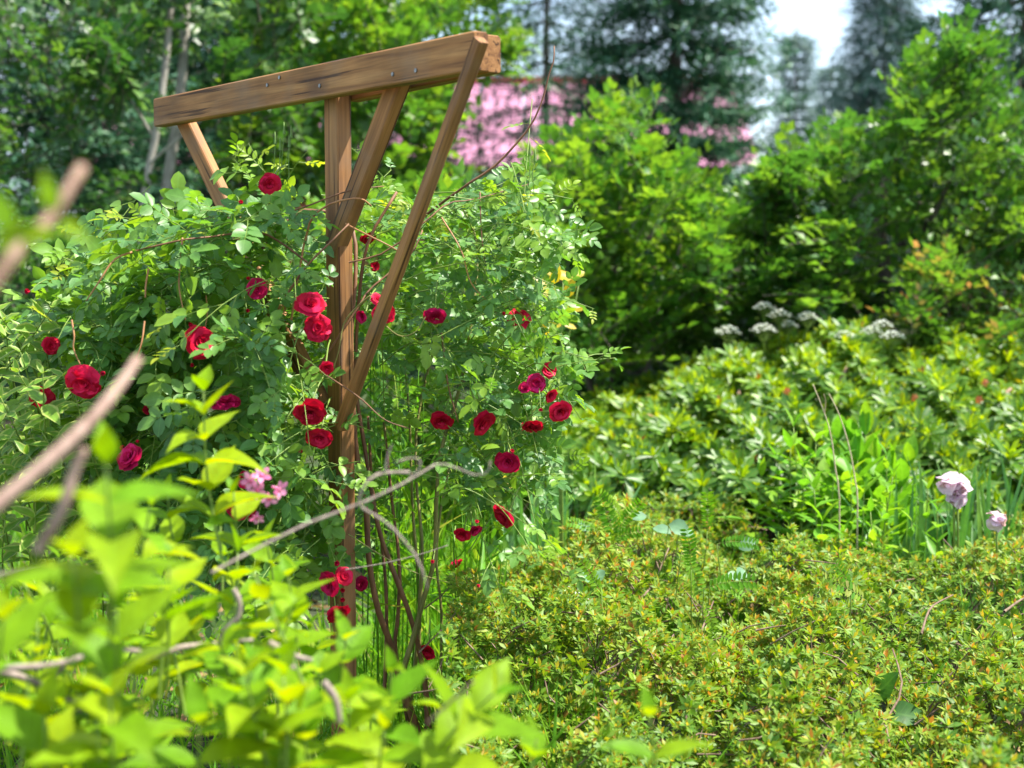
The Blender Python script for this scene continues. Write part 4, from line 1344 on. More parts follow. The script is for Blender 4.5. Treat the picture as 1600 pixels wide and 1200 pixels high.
def bud(px, py, size_px, d=3.42, m='petal'):
    s = size_px / F_PX * d * 0.75
    pos = P(px, py, d)
    f = unit(np.array([rng.normal() * 0.4, -0.5, -0.1 + rng.normal() * 0.5]))
    t = T()
    for i in range(5):
        a = i * 2.4
        ra = np.array([math.cos(a), math.sin(a), 0])
        y = unit(ra * 0.12 + np.array([0, 0, 1]))
        z = -ra
        t.put(PET_IN[0], ra * 0.16, np.stack([np.cross(y, z), y, z], -1), 0.85, rng.random())
    R = frames(np.cross(f, rand_dirs(1)[0])[None], f[None])[0]
    o = link('rosebud', mesh_of(t, 'rosebud', M[m]), rose, mat4(pos - f * s * 0.4 - np.array(rose.location), R, s))
    link('sepals', sep_me, o)
    a = pos - f * s * 0.5
    b_ = a - f * 0.035 + np.array([0, 0.02, 0.03])
    part('flower_stalk', mesh_of(tube([a, (a + b_) / 2 + np.array([0, 0, .004]), b_], 0.0013, 0.0015, 4), 'flower_stalk', M['shoot']), rose)


for px, py, sz, face, kind, m, d in BLOOMS:
    bloom(px, py, sz * 1.16, face, kind, m, d)
for px, py, sz in ((298, 507, 11), (294, 520, 9), (300, 570, 10), (357, 607, 12), (192, 700, 14), (215, 690, 9), (150, 583, 13), (160, 583, 13), (133, 585, 15), (43, 455, 13), (388, 435, 9), (376, 316, 11), (676, 877, 10), (526, 880, 14), (470, 705, 10), (535, 922, 12), (535, 937, 12), (387, 485, 10), (800, 705, 11), (845, 640, 10), (88, 532, 12), (745, 815, 10), (787, 490, 9), (520, 990, 12), (748, 915, 9)):
    bud(px, py, sz)
# green bud clusters standing up above the leaves
for px, py in ((430, 225), (444, 210), (455, 215), (438, 235), (452, 230), (828, 240), (836, 252)):
    t = T().put(tube([(0, 0, 0), (0, 0, 0.008), (0, 0, 0.018), (0, 0, 0.03)], 0.0045, 0.001, 5))
    base = P(px, py, 3.5)
    t.V = t.V + base
    q = base + np.array([rng.normal() * 0.01, 0.0, -0.08])
    t.put(tube([q, (q + base) / 2 + rng.normal(size=3) * 0.004, base], 0.001, 0.001, 4))
    part('green_bud', mesh_of(t, 'green_bud', M['sepal']), rose)

# ------------------------------------------------------------------ grasses
def blade_template(n=4, w=0.03, curl=0.5):
    return leaf(np.linspace(0.15, 0.85, n), w, 'blade', 0.3, curl)


def blades(name, label, regions, mat, w, kind='stuff', parent=None):
    b = MB()
    for poly, n, d0, d1, L0, L1, lean in regions:
        q = sample_poly(poly, n)
        d = rng.uniform(d0, d1, n)
        p = P(q[:, 0], q[:, 1], d)
        D = unit(np.array([0, 0, 1.0]) + rng.normal(size=(n, 3)) * lean)
        R = frames(D, rand_dirs(n))
        s = rng.uniform(L0, L1, n)
        TT = [blade_template(3, w, c) for c in (0.1, 0.5, 0.9, 1.3)]
        wh = rng.integers(0, 4, n)
        for k in range(4):
            m = wh == k
            b.scatter(TT[k], p[m], R[m], s[m], rng.random(int(m.sum())))
    o = link(name, b.mesh(name, M[mat]), kind=kind)
    o['label'] = label
    return o


def ground_blades(name, label, rects, mat, w):
    b = MB()
    TT = [blade_template(3, w, c) for c in (0.2, 0.6, 1.0, 1.4)]
    for (x0, x1, y0, y1, n, L0, L1, lean) in rects:
        p = np.stack([rng.uniform(x0, x1, n), rng.uniform(y0, y1, n), np.zeros(n)], -1)
        p[:, 2] = 0.04 * np.sin(p[:, 0] * 1.7 + p[:, 1]) + 0.05 * np.sin(p[:, 1] * 0.9 - p[:, 0] * 0.6) - 0.01
        D = unit(np.array([0, 0, 1.0]) + rng.normal(size=(n, 3)) * lean)
        R = frames(D, rand_dirs(n))
        s = rng.uniform(L0, L1, n)
        wh = rng.integers(0, 4, n)
        for k in range(4):
            m = wh == k
            b.scatter(TT[k], p[m], R[m], s[m], rng.random(int(m.sum())))
    o = link(name, b.mesh(name, M[mat]), kind='stuff')
    o['label'] = label


ground_blades('grass', 'bright green grass between the rose and the azalea', [(-2.2, -0.7, 3.0, 5.2, 1800, 0.10, 0.25, 0.45), (-0.7, 0.25, 3.0, 5.2, 4200, 0.10, 0.30, 0.35), (-0.5, 0.9, 5.0, 7.5, 5000, 0.15, 0.42, 0.3), (0.7, 1.6, 2.7, 3.3, 2200, 0.18, 0.36, 0.4), (-5, 6, 7, 12, 3000, 0.15, 0.4, 0.35), (1.9, 5.0, 2.6, 8.0, 7000, 0.12, 0.36, 0.4), (-5.0, -1.3, 3.0, 8.0, 7000, 0.12, 0.36, 0.4)], 'grass', 0.022)

# thin grass stalks and blades growing up through the azalea
gs = MB()
for k in range(230):
    px, py = rng.uniform(700, 1640), rng.uniform(850, 1230)
    if rng.random() < 0.4:
        px, py = rng.uniform(690, 900), rng.uniform(880, 1180)
    d = float(np.interp(py, [850, 1230], [4.9, 2.85]))
    p = P(px, py, d) - np.array([0, 0, 0.12])
    if rng.random() < 0.55:
        D = unit(np.array([rng.normal() * 0.6, rng.normal() * 0.5, 1.0]))
        gs.scatter(blade_template(3, 0.018, rng.uniform(0.2, 1.4)), p[None], frames(D[None], rand_dirs(1)), [rng.uniform(0.16, 0.34)], [rng.random()])
    else:
        e = p + np.array([rng.normal() * 0.10, rng.normal() * 0.06, rng.uniform(0.16, 0.34)])
        gs.put(tube(smooth_path([p, (p + e) / 2 + rng.normal(size=3) * 0.02, e], 6), 0.0011, 0.0006, 3))
o = link('grass', gs.mesh('grass', M['grass']), kind='stuff')
o['label'] = 'thin grass stalks growing up through the low azalea'

# fallen leaves on the soil
lt = MB()
nL = 5200
pl = np.stack([rng.uniform(-2.2, 3.2, nL), rng.uniform(2.4, 7.0, nL), np.zeros(nL)], -1)
pl[:, 2] = 0.04 * np.sin(pl[:, 0] * 1.7 + pl[:, 1]) + 0.05 * np.sin(pl[:, 1] * 0.9 - pl[:, 0] * 0.6) + rng.uniform(0.004, 0.03, nL)
M['litter'] = leaf_mat('fallen leaf', [(0, (0.10, 0.055, 0.025)), (0.5, (0.20, 0.12, 0.05)), (0.85, (0.30, 0.20, 0.09)), (1, (0.08, 0.05, 0.025))], 0.15, 0.7, 0.15, 0.0, 0.2)
lt.scatter(leaf((0.3, 0.7), 0.28, 'elliptic', 0.4, 0.6), pl, frames(rand_dirs(nL) * np.array([1, 1, 0.25]), unit(np.array([0, 0, 1.0]) + rng.normal(size=(nL, 3)) * 0.4)), rng.uniform(0.03, 0.075, nL), rng.random(nL))
o = link('leaf_litter', lt.mesh('leaf_litter', M['litter']), kind='stuff')
o['label'] = 'brown fallen leaves lying on the soil under the shrubs'

# tall stems behind the rose canes
ts = MB()
for k in range(46):
    px = rng.uniform(560, 770)
    d = rng.uniform(3.95, 4.7)
    a = P(px, 1100, d); a[2] = 0.0
    e = P(px + rng.normal() * 26, rng.uniform(520, 820), d)
    ts.put(tube(smooth_path([a, (a + e) / 2 + rng.normal(size=3) * 0.015, e], 6), 0.003, 0.0012, 4))
    for j in range(7):
        u = rng.uniform(0.3, 1)
        p = a * (1 - u) + e * u
        D = unit(np.array([rng.normal() * 0.7, rng.normal() * 0.7, rng.uniform(0.2, 1)]))
        ts.scatter(blade_template(2, 0.05, 0.6), p[None], frames(D[None], rand_dirs(1)), [rng.uniform(0.08, 0.2)], [rng.random()])
o = link('tall_grass', ts.mesh('tall_grass', M['grass']), kind='stuff')
o['label'] = 'tall thin green grass stems behind the rose canes'

# ------------------------------------------------------------------ iris clumps
def iris_clump(label, spots, n, L0, L1, lean, px0, px1, d0, d1, pyb, w=0.035, tag='iris_clump'):
    c = P((px0 + px1) / 2, pyb, (d0 + d1) / 2)
    root = thing(tag, label, 'iris plant', (c[0], c[1], 0))
    mes = [mesh_of(leaf(np.linspace(0.12, 0.88, 5), w, 'blade', 0.25, cu), 'blade', M['iris']) for cu in (0.05, 0.2, 0.45, 0.8)]
    loc = np.array(root.location)
    for k in range(n):
        px = rng.uniform(px0, px1)
        d = rng.uniform(d0, d1)
        p = P(px, pyb, d); p[2] = 0.02
        D = unit(np.array([rng.normal() * lean, rng.normal() * lean, 1.0]))
        R = frames(D[None], unit(np.array([[rng.normal(), -1.0, 0]])))[0]
        link('blade', mes[k % 4], root, mat4(p - loc, R, rng.uniform(L0, L1)))
    return root


iris_clump('dark green sword leaved clump between the rose and the rhododendron', None, 64, 0.40, 0.72, 0.16, 790, 905, 5.2, 5.7, 880, 0.030)
ir = iris_clump('sword leaved iris clump with withered pink blooms above the azalea', None, 90, 0.36, 0.72, 0.14, 1395, 1640, 4.8, 5.6, 900, 0.026)


def ruffle(pos, s, root, name='withered_bloom'):
    t = T()
    for k in range(17):
        a = k * 2.4
        e = rng.uniform(0.5, 2.7)
        d = np.array([math.cos(a) * math.sin(e), math.sin(a) * math.sin(e), math.cos(e)])
        t.put(petal(0.9, 0.9, 0.55, 4), (0, 0, 0), R_of(jit(d, 0.2), jit((-d[0], -d[1], 0.6), 0.3)), rng.uniform(0.5, 1.05), rng.random())
    t.V = t.V * (1 + 0.12 * np.sin(t.V[:, [1, 2, 0]] * 13)) * s * 0.95 + pos
    part(name, mesh_of(t, name, M['faded']), root)
    g = pos.copy(); g[2] = 0.05
    part('flower_stem', mesh_of(tube(smooth_path([g, (g + pos) / 2 + np.array([.01, 0, 0]), pos], 6), 0.005, 0.004, 5), 'flower_stem', M['shoot']), root)


ruffle(P(1490, 758, 4.75), 0.062, ir)
ruffle(P(1496, 776, 4.75), 0.045, ir)
ruffle(P(1557, 812, 4.6), 0.042, ir)

# ------------------------------------------------------------------ tall leafy perennials
LANCE = [leaf(np.linspace(0.15, 0.85, 4), 0.16, 'lance', 0.35, c, wave=0.05) for c in (0.15, 0.4, 0.7)]
OVAL = [leaf(np.linspace(0.15, 0.85, 4), 0.23, 'elliptic', 0.4, c) for c in (0.1, 0.3, 0.5)]
lance_me = [mesh_of(t, 'leaf', [M['lush']]) for t in LANCE]
oval_me = [mesh_of(t, 'leaf', [M['lush']]) for t in OVAL]


def perennial(label, stems, meshes, step, L, elev, cat='plant', name='leafy_perennial'):
    c = P(*stems[0][0])
    root = thing(name, label, cat, (c[0], c[1], 0))
    loc = np.array(root.location)
    for top, basex in stems:
        e = P(*top)
        g = P(basex, 900, top[2] + 0.05); g[2] = 0.0
        pp = smooth_path([g, (g + e) / 2 + rng.normal(size=3) * 0.015, e], 10)
        part('stem', mesh_of(tube(pp, 0.0045, 0.002, 5), 'stem', M['shoot']), root)
        H = np.linalg.norm(e - g)
        m = int(H * 0.75 / step)
        a = rng.random() * 6
        for k in range(m):
            u = 0.25 + 0.75 * (k + 1) / m
            p = pp[min(9, int(u * 9))] * (1 - (u * 9 % 1)) + pp[min(9, int(u * 9) + 1)] * (u * 9 % 1)
            a += 1.57 + rng.normal() * 0.2
            el = elev + 0.5 * (u > 0.92) + rng.normal() * 0.12
            for q in (0, math.pi):
                h = np.array([math.cos(a + q), math.sin(a + q), 0])
                D = unit(h * math.cos(el) + np.array([0, 0, math.sin(el)]))
                n = -h * math.sin(el) + np.array([0, 0, math.cos(el)])
                R = frames(D[None], jit(n, 0.15)[None])[0]
                sz = L * (1.05 - 0.45 * max(0, u - 0.6) / 0.4) * rng.uniform(0.8, 1.1)
                link('leaf', meshes[rng.integers(3)], root, mat4(p - loc, R, sz))


perennial('clump of slender leafy stems with lance shaped leaves before the rhododendron',
          [((1240, 668, 5.3), 1250), ((1235, 700, 5.2), 1240), ((1275, 690, 5.25), 1270), ((1215, 720, 5.3), 1225), ((1305, 720, 5.2), 1300), ((1272, 765, 4.9), 1275), ((1330, 745, 5.1), 1325), ((1285, 815, 4.8), 1280), ((1255, 735, 5.2), 1255), ((1350, 770, 5.0), 1345), ((1190, 745, 5.3), 1200)],
          lance_me, 0.06, 0.17, 0.5)
perennial('clump of broad upright oval leaves beside the slender leafy stems',
          [((1330, 690, 5.5), 1335), ((1352, 680, 5.45), 1350), ((1370, 720, 5.4), 1365), ((1310, 690, 5.5), 1315), ((1395, 735, 5.4), 1385), ((1420, 730, 5.5), 1400), ((1340, 720, 5.3), 1340), ((1300, 700, 5.6), 1300), ((1385, 780, 5.2), 1380), ((1410, 760, 5.3), 1400)],
          oval_me, 0.075, 0.21, 1.0)
perennial('low group of leafy stems with yellow green tips in front of the iris',
          [((1385, 712, 5.0), 1385), ((1395, 745, 4.95), 1390), ((1360, 800, 4.8), 1360), ((1450, 765, 5.0), 1450), ((1465, 800, 4.9), 1460), ((1320, 830, 4.7), 1318), ((1425, 815, 4.8), 1420)],
          lance_me, 0.05, 0.11, 0.6)
# dry stalks
for lab, pts in (('pale dry forked stalk rising through the leafy perennials', [(1312, 800, 4.9), (1305, 730, 4.9), (1298, 680, 4.9), (1288, 645, 4.9), (1270, 600, 4.9)]), ('thin brown dry stalk leaning beside the pale forked one', [(1340, 800, 4.95), (1336, 750, 4.95), (1326, 695, 4.95), (1310, 645, 4.95), (1295, 615, 4.95)])):
    g = P(*pts[0]); g[2] = 0
    pp = smooth_path([g] + [P(*p) for p in pts], 14)
    root = thing('dry_stalk', lab, 'stalk', (g[0], g[1], 0))
    part('stem', mesh_of(tube(pp, 0.0036, 0.0015, 5), 'stem', M['straw']), root)
    if 'forked' in lab:
        part('side_shoot', mesh_of(tube(smooth_path([P(1288, 645, 4.9), P(1290, 628, 4.9), P(1287, 615, 4.9)], 5), 0.002, 0.001, 4), 'side_shoot', M['straw']), root)

# ------------------------------------------------------------------ white umbels
def umbel_plant(label, heads, base):
    root = thing('umbel_flower', label, 'flower', (P(*base)[0], P(*base)[1], 0), 'white umbel flowers beyond the rhododendron')
    g = P(*base); g[2] = 0
    for px, py, d, w in heads:
        c = P(px, py, d)
        r = w / F_PX * d / 2
        st = c - np.array([0, 0, r * 1.0])
        pp = smooth_path([g, (g * 0.4 + st * 0.6) + np.array([0, 0, 0.1]), st], 8)
        part('stem', mesh_of(tube(pp, 0.007, 0.004, 5), 'stem', M['shoot']), root)
        hd, ry = T(), T()
        for k in range(22):
            a = k * 2.4
            q = math.sqrt((k + 0.5) / 22)
            e = c + np.array([math.cos(a) * r * q, math.sin(a) * r * q, r * 0.62 * (1 - q * q) - r * 0.2])
            ry.put(tube([st, e], 0.0015, 0.001, 3))
            for j in range(7):
                b = rng.normal(size=3) * r * 0.085
                b[2] = abs(b[2]) * 0.5
                V = np.array([(-1, 0, 0), (0, -1, 0.3), (1, 0, 0), (0, 1, 0.3)]) * r * 0.08
                hd.put(T().add(V, np.zeros((4, 3)), [np.array([(0, 1, 2, 3)])]), e + b, R_of(rand_dirs(1)[0], (0, 0, 1)))
        part('umbel', mesh_of(hd, 'umbel', M['white'], False), root)
        part('rays', mesh_of(ry, 'rays', M['shoot']), root)


umbel_plant('single white umbel standing alone over the low end of the rhododendron', [(1138, 518, 7.9, 40)], (1140, 640, 8.4))
umbel_plant('crowded group of white umbels on one plant beyond the rhododendron', [(1194, 480, 8.0, 34), (1193, 515, 7.8, 40), (1218, 492, 7.9, 38), (1262, 496, 7.8, 36), (1232, 508, 7.9, 30)], (1215, 640, 8.5))
umbel_plant('white umbels half sunk in the rhododendron top near its bright shoot', [(1320, 524, 7.5, 32), (1378, 508, 7.6, 34), (1394, 525, 7.5, 36), (1362, 518, 7.6, 34)], (1350, 640, 8.2))

# ------------------------------------------------------------------ small plants in and around the azalea
def frond(n=11):
    t = T()
    pt = lambda s: np.array([0.08 * s * s, s, 0.12 * math.sin(s * 2.5) - 0.25 * s * s])
    t.put(tube([pt(s) for s in np.linspace(0, 1, 5)], 0.008, 0.004, 3), mat=1)
    for k in range(n):
        s = 0.15 + 0.82 * k / (n - 1)
        for sg in (-1, 1):
            t.put(leaf((0.3, 0.7), 0.20, 'elliptic', 0.2, 0.15), pt(s), R_of(jit((sg, 0.35, 0.1), 0.12), jit((0, 0, 1), 0.2)), 0.2 * math.sin(0.5 + 2.2 * (1 - s * 0.75)) + 0.02, rng.random() * 0.2, 0)
    return t


fr_me = [mesh_of(frond(), 'frond', [M['grass'], M['shoot']]) for _ in range(4)]


def vetch(label, items):
    c = P(*items[0][:3])
    root = thing('vetch_plant', label, 'plant', (c[0], c[1], 0))
    loc = np.array(root.location)
    for px, py, d, ang, L in items:
        p = P(px, py, d)
        a = math.radians(ang)
        D = unit(np.array([math.cos(a), -0.25, math.sin(a)]))
        R = frames(D[None], unit(np.array([[0.0, -0.75, 0.6]])))[0]
        link('frond', fr_me[rng.integers(4)], root, mat4(p - loc, R, L))
        g = p + np.array([rng.normal() * 0.03, 0.05, -0.22])
        part('stem', mesh_of(tube(smooth_path([g, (g + p) / 2 + rng.normal(size=3) * 0.01, p], 5), 0.002, 0.0015, 4), 'stem', M['shoot']), root)


vetch('feathery vetch with ladder leaves climbing above the azalea next to the dark sword leaves', [(962, 850, 4.5, 110, 0.16), (965, 830, 4.5, 60, 0.12), (935, 830, 4.5, 160, 0.10), (945, 850, 4.5, 30, 0.12), (975, 815, 4.5, 130, 0.12)])
vetch('feathery vetch with ladder leaves over the middle of the azalea', [(1080, 890, 4.1, 100, 0.12), (1065, 860, 4.2, -60, 0.13), (1100, 920, 4.0, 20, 0.14), (1120, 850, 4.3, 10, 0.12), (1105, 830, 4.4, 95, 0.12), (1110, 905, 4.0, -20, 0.10)])
vetch('vetch sprig lying low on the azalea below the leafy perennials', [(1355, 940, 3.8, 150, 0.13), (1330, 925, 3.8, 120, 0.09), (1100, 940, 3.8, -70, 0.10), (1120, 990, 3.7, -30, 0.10)])
vetch('vetch tendrils around the cream flower head', [(905, 985, 3.8, 95, 0.09), (930, 1000, 3.7, 140, 0.09), (940, 930, 4.0, 120, 0.11), (870, 960, 3.9, 170, 0.09)])

# round grey green leaves
GREY = [leaf(np.linspace(0.15, 0.85, 4), 0.40, 'elliptic', 0.25, c) for c in (0.2, 0.4)]
grey_me = [mesh_of(t, 'leaf', [M['grey_leaf']]) for t in GREY]


def bramble(label, items):
    c = P(*items[0][:3])
    root = thing('bramble', label, 'plant', (c[0], c[1], 0))
    loc = np.array(root.location)
    for px, py, d, L in items:
        p = P(px, py, d)
        D = unit(np.array([rng.normal(), rng.normal() * 0.5, rng.normal() * 0.3]))
        R = frames(D[None], unit(np.array([[0, -0.6, 0.8]]) + rng.normal(size=(1, 3)) * 0.2))[0]
        link('leaf', grey_me[rng.integers(2)], root, mat4(p - loc, R, L))
        g = p + np.array([rng.normal() * 0.04, 0.04, -0.2])
        part('stem', mesh_of(tube(smooth_path([g, (g + p) / 2 + rng.normal(size=3) * 0.01, p], 5), 0.0018, 0.0012, 4), 'stem', M['shoot']), root)


bramble('pale grey green bramble leaves on top of the azalea', [(1020, 825, 4.55, 0.065), (1045, 820, 4.5, 0.07), (1060, 835, 4.5, 0.06), (1010, 805, 4.6, 0.05), (920, 830, 4.8, 0.07), (1135, 900, 4.2, 0.05), (1155, 905, 4.2, 0.05), (1180, 845, 4.5, 0.06)])
bramble('bluish round bramble leaves low in the azalea near the cream flower head', [(855, 1003, 3.6, 0.045), (840, 1010, 3.6, 0.04), (905, 900, 4.1, 0.05), (870, 930, 4.0, 0.05), (935, 890, 4.2, 0.045)])
M['dock'] = leaf_mat('dark dock leaf', [(0, (0.035, 0.12, 0.022)), (1, (0.055, 0.16, 0.025))], 0.35, 0.45, 0.3, 0.15, 0.3)
DOCK = [leaf(np.linspace(0.1, 0.9, 6), 0.30, 'ovate', 0.3, c, wave=0.12) for c in (0.3, 0.6)]
dk_me = [mesh_of(t, 'leaf', [M['dock']]) for t in DOCK]
dr = thing('dock_plant', 'broad dark green dock leaves under the azalea at its lower edge', 'plant', (*P(1375, 1110, 3.2)[:2], 0))
for px, py, a, L in ((1365, 1090, 70, 0.10), (1385, 1115, 10, 0.11), (1300, 1090, 20, 0.075), (1395, 1120, -10, 0.10), (1290, 1105, -10, 0.07)):
    p = P(px, py, 3.5)
    D = unit(np.array([math.cos(math.radians(a)), -0.4, math.sin(math.radians(a)) * 0.7]))
    link('leaf', dk_me[rng.integers(2)], dr, mat4(p - np.array(dr.location), frames(D[None], np.array([[0, -0.7, 0.7]]))[0], L))

# cream flower head
mr_ = thing('meadowsweet', 'cream clustered flower head standing above the azalea', 'flower', (*P(908, 960, 3.9)[:2], 0))
hd = T()
for k in range(170):
    u = rng.random()
    c = P(895 + 24 * u + rng.normal() * 7, 922 + 52 * u + rng.normal() * 6, 3.9 + rng.normal() * 0.02)
    V = np.array([(-1, 0, 0), (0, -1, 0.3), (1, 0, 0), (0, 1, 0.3)]) * 0.0042
    hd.put(T().add(V, np.zeros((4, 3)), [np.array([(0, 1, 2, 3)])]), c, R_of(rand_dirs(1)[0], (0, 0, 1)))
part('flower_head', mesh_of(hd, 'flower_head', M['white'], False), mr_)
g = P(880, 1010, 3.85); e = P(908, 955, 3.9)
part('stem', mesh_of(tube(smooth_path([g - np.array([0, 0, .2]), g, e], 6), 0.0025, 0.0018, 5), 'stem', M['shoot']), mr_)

# golden leaved shrub peeping out behind the rose
gd = thing('golden_shrub', 'golden yellow leaved shoots peeping out behind the rose edge', 'shrub', (*P(880, 760, 5.2)[:2], 0))
pos = P(rng.uniform(850, 918, 26), rng.uniform(420, 510, 26), rng.uniform(4.5, 4.8, 26))
pos = np.vstack([pos, P(rng.uniform(770, 800, 5), rng.uniform(755, 770, 5), 4.8)])
D = unit(rng.normal(size=(31, 3)) + np.array([0, -0.2, 0.3]))
scatter_thing(gd, [leaf((0.3, 0.7), 0.28, 'elliptic', 0.3, 0.3) for _ in range(3)], pos, frames(D, np.broadcast_to([0.2, -0.7, 0.7], D.shape)), rng.uniform(0.045, 0.075, 31), [M['gold']], 'leaf', 'leaves', 31)
g = P(880, 760, 5.2); g[2] = 0
for x in (855, 880, 905):
    part('stem', mesh_of(tube(smooth_path([g, P(875, 640, 5.1), P(x, 440, 5.05)], 8), 0.006, 0.002, 5), 'stem', M['shoot']), gd)

# ------------------------------------------------------------------ pale edged shrub at the left
lf_v = [leaf(np.linspace(0.1, 0.9, 6), 0.21, 'lance', 0.3, c, wave=0.08, teeth=0.12) for c in (0.15, 0.4, 0.6)]


def shoots_thing(root, shoots, meshes, mat_stem, step, L, elev=0.45, stem_r=0.0025, stem_name='stem', rank_n=300, templates=None, mats=None):
    """opposite leaved shoots; shoots = (base, tip, leaf length factor)"""
    pos, dirs, nor, sz = [], [], [], []
    for a, e, f in shoots:
        H = np.linalg.norm(e - a)
        mid = (a + e) / 2 + rng.normal(size=3) * 0.03 * H
        pp = smooth_path([a, mid, e], 8)
        part(stem_name, mesh_of(tube(pp, stem_r * 1.4, stem_r * 0.7, 6), stem_name, M[mat_stem]), root)
        ax = unit(e - a)
        s1 = unit(np.cross(ax, np.array([0.3, 1.0, 0.1])))
        s2 = np.cross(ax, s1)
        m = max(2, int(H / step))
        ang = rng.random() * 3
        for k in range(m):
            u = 0.15 + 0.85 * (k + 1) / m
            i = min(6, int(u * 7)); fr_ = u * 7 - i
            p = pp[i] * (1 - fr_) + pp[i + 1] * fr_
            ang += 1.57 + rng.normal() * 0.25
            el = elev + 0.55 * max(0, u - 0.8) / 0.2 + rng.normal() * 0.15
            for q in (0, math.pi):
                h = s1 * math.cos(ang + q) + s2 * math.sin(ang + q)
                D = unit(h * math.cos(el) + ax * math.sin(el))
                pos.append(p); dirs.append(D)
                nor.append(unit(ax * math.cos(el) - h * math.sin(el) + np.array([0, -0.05, 0.35]) + rng.normal(size=3) * 0.15))
                sz.append(L * f * (1.05 - 0.55 * max(0, u - 0.65) / 0.35) * rng.uniform(0.8, 1.12))
    pos, dirs, nor, sz = map(np.array, (pos, dirs, nor, sz))
    scatter_thing(root, templates, pos, frames(dirs, nor), sz, mats, 'leaf', 'foliage', rank_n)


kr = thing('kerria_bush', 'light green bush with pale edged pointed leaves left of the rose', 'bush', (*P(20, 800, 3.9)[:2], 0))
sh = []
for k in range(64):
    px = rng.uniform(-80, 125) if k < 50 else rng.uniform(-60, 230)
    py = rng.uniform(470, 760) if k < 50 else rng.uniform(740, 860)
    d = rng.uniform(3.3, 4.1)
    e = P(px, py, d)
    a = e + np.array([rng.normal() * 0.06, 0.1, -rng.uniform(0.16, 0.3)])
    sh.append((a, e, 1.0))
shoots_thing(kr, sh, None, 'shoot', 0.045, 0.085, 0.25, 0.002, templates=lf_v, mats=[M['variegated']])

# ------------------------------------------------------------------ foreground weigela
wg = thing('weigela_bush', 'bright green weigela in soft focus with pink flowers, closest to the viewer', 'bush', (*P(150, 1200, 1.9)[:2], 0))
WL = [leaf(np.linspace(0.08, 0.94, 10), w_, 'acuminate', fo, c, wave=0.05) for w_, fo, c in ((0.24, 0.40, 0.3), (0.21, 0.25, 0.6), (0.25, 0.55, 0.9), (0.22, 0.35, 0.1))]


def S(bx, by, bd, tx, ty, td, f=1.0):
    return (P(bx, by, bd), P(tx, ty, td), f)


sh = [S(352, 900, 2.45, 318, 610, 2.4, 0.95), S(372, 930, 2.5, 365, 770, 2.45, 0.8), S(430, 980, 2.6, 415, 840, 2.55, 0.75),
      S(172, 1010, 1.56, 165, 725, 1.5, 1.0), S(105, 1060, 1.5, 112, 870, 1.45, 1.0), S(185, 1130, 1.8, 182, 950, 1.75, 0.95),
      S(178, 1260, 1.75, 172, 1085, 1.7, 1.05), S(-10, 1090, 1.7, 5, 970, 1.65, 1.0), S(260, 1080, 2.1, 265, 870, 2.05, 0.9),
      S(455, 1080, 2.3, 450, 900, 2.25, 0.85), S(520, 1130, 2.3, 540, 1000, 2.25, 0.85), S(600, 1190, 2.2, 612, 1050, 2.1, 0.9),
      S(640, 1230, 2.0, 770, 1085, 1.9, 1.0), S(1022, 1260, 1.95, 1015, 1120, 1.9, 0.85), S(830, 1230, 2.0, 838, 1155, 2.0, 0.75),
      S(300, 1270, 1.9, 310, 1130, 1.85, 1.1), S(80, 1280, 1.8, 70, 1120, 1.75, 1.1), S(480, 1260, 2.0, 470, 1110, 1.95, 1.0),
      S(700, 1260, 2.1, 690, 1110, 2.05, 0.9), S(300, 900, 2.5, 262, 770, 2.45, 0.75), S(215, 930, 2.1, 235, 790, 2.05, 0.85)]
ex = [-40, 60, 130, 200, 260, 330, 400, 470, 540, 610, 700, 790]
ey = [850, 810, 820, 830, 810, 800, 850, 960, 1050, 1120, 1170, 1200]
for k in range(72):
    px = rng.uniform(-60, 720) if k < 44 else rng.uniform(-60, 460)
    t0 = float(interp(ex, ey, px))
    py = t0 + rng.random() ** 0.8 * 320
    d = rng.uniform(2.0, 3.0) if py < 1000 else rng.uniform(1.9, 2.7)
    e = P(px, py, d)
    a = e + np.array([rng.normal() * 0.04, rng.normal() * 0.04, -rng.uniform(0.12, 0.22)])
    sh.append((a, e, rng.uniform(0.6, 0.95)))
sh += [S(535, 1260, 2.1, 545, 1095, 2.05, 0.9), S(590, 1290, 2.0, 600, 1140, 1.95, 0.9), S(490, 1190, 2.2, 500, 1050, 2.15, 0.9)]
shoots_thing(wg, sh, None, 'shoot', 0.048, 0.118, 0.5, 0.0022, templates=WL, mats=[M['weigela']])


def wstem(pts, r0, r1, mat='twig_grey', name='branch'):
    pp = smooth_path([P(*p) for p in pts], 16)
    part(name, mesh_of(tube(pp, r0, r1, 8, 0.18), name, M[mat]), wg)


# soft bare sticks
wstem([(-60, 835, 1.28), (0, 784, 1.3), (85, 712, 1.33), (150, 648, 1.36), (190, 598, 1.39), (216, 560, 1.41)], 0.0072, 0.0048, 'stick')
wstem([(60, 860, 1.38), (95, 800, 1.36), (115, 740, 1.36), (132, 700, 1.36)], 0.0060, 0.0046, 'stick')
wstem([(-60, 520, 1.02), (20, 400, 1.05), (70, 350, 1.08), (105, 300, 1.1), (128, 262, 1.12)], 0.0052, 0.0045, 'twig_brown')
for px, py, a, L in ((85, 330, 100, 0.035), (95, 345, -30, 0.03), (20, 360, 120, 0.05), (10, 420, 60, 0.045), (-5, 380, 20, 0.05)):
    p = P(px, py, 1.06)
    D = unit(np.array([math.cos(math.radians(a)), -0.2, math.sin(math.radians(a))]))
    link('leaf', mesh_of(WL[1], 'leaf', M['weigela']), wg, mat4(p - np.array(wg.location), frames(D[None], np.array([[0.2, -0.8, 0.5]]))[0], L))
def gtwig(pts, r0, r1, name):
    wstem([(x, y, d * 0.84) for x, y, d in pts], r0 * 0.72, r1 * 0.66, name=name)


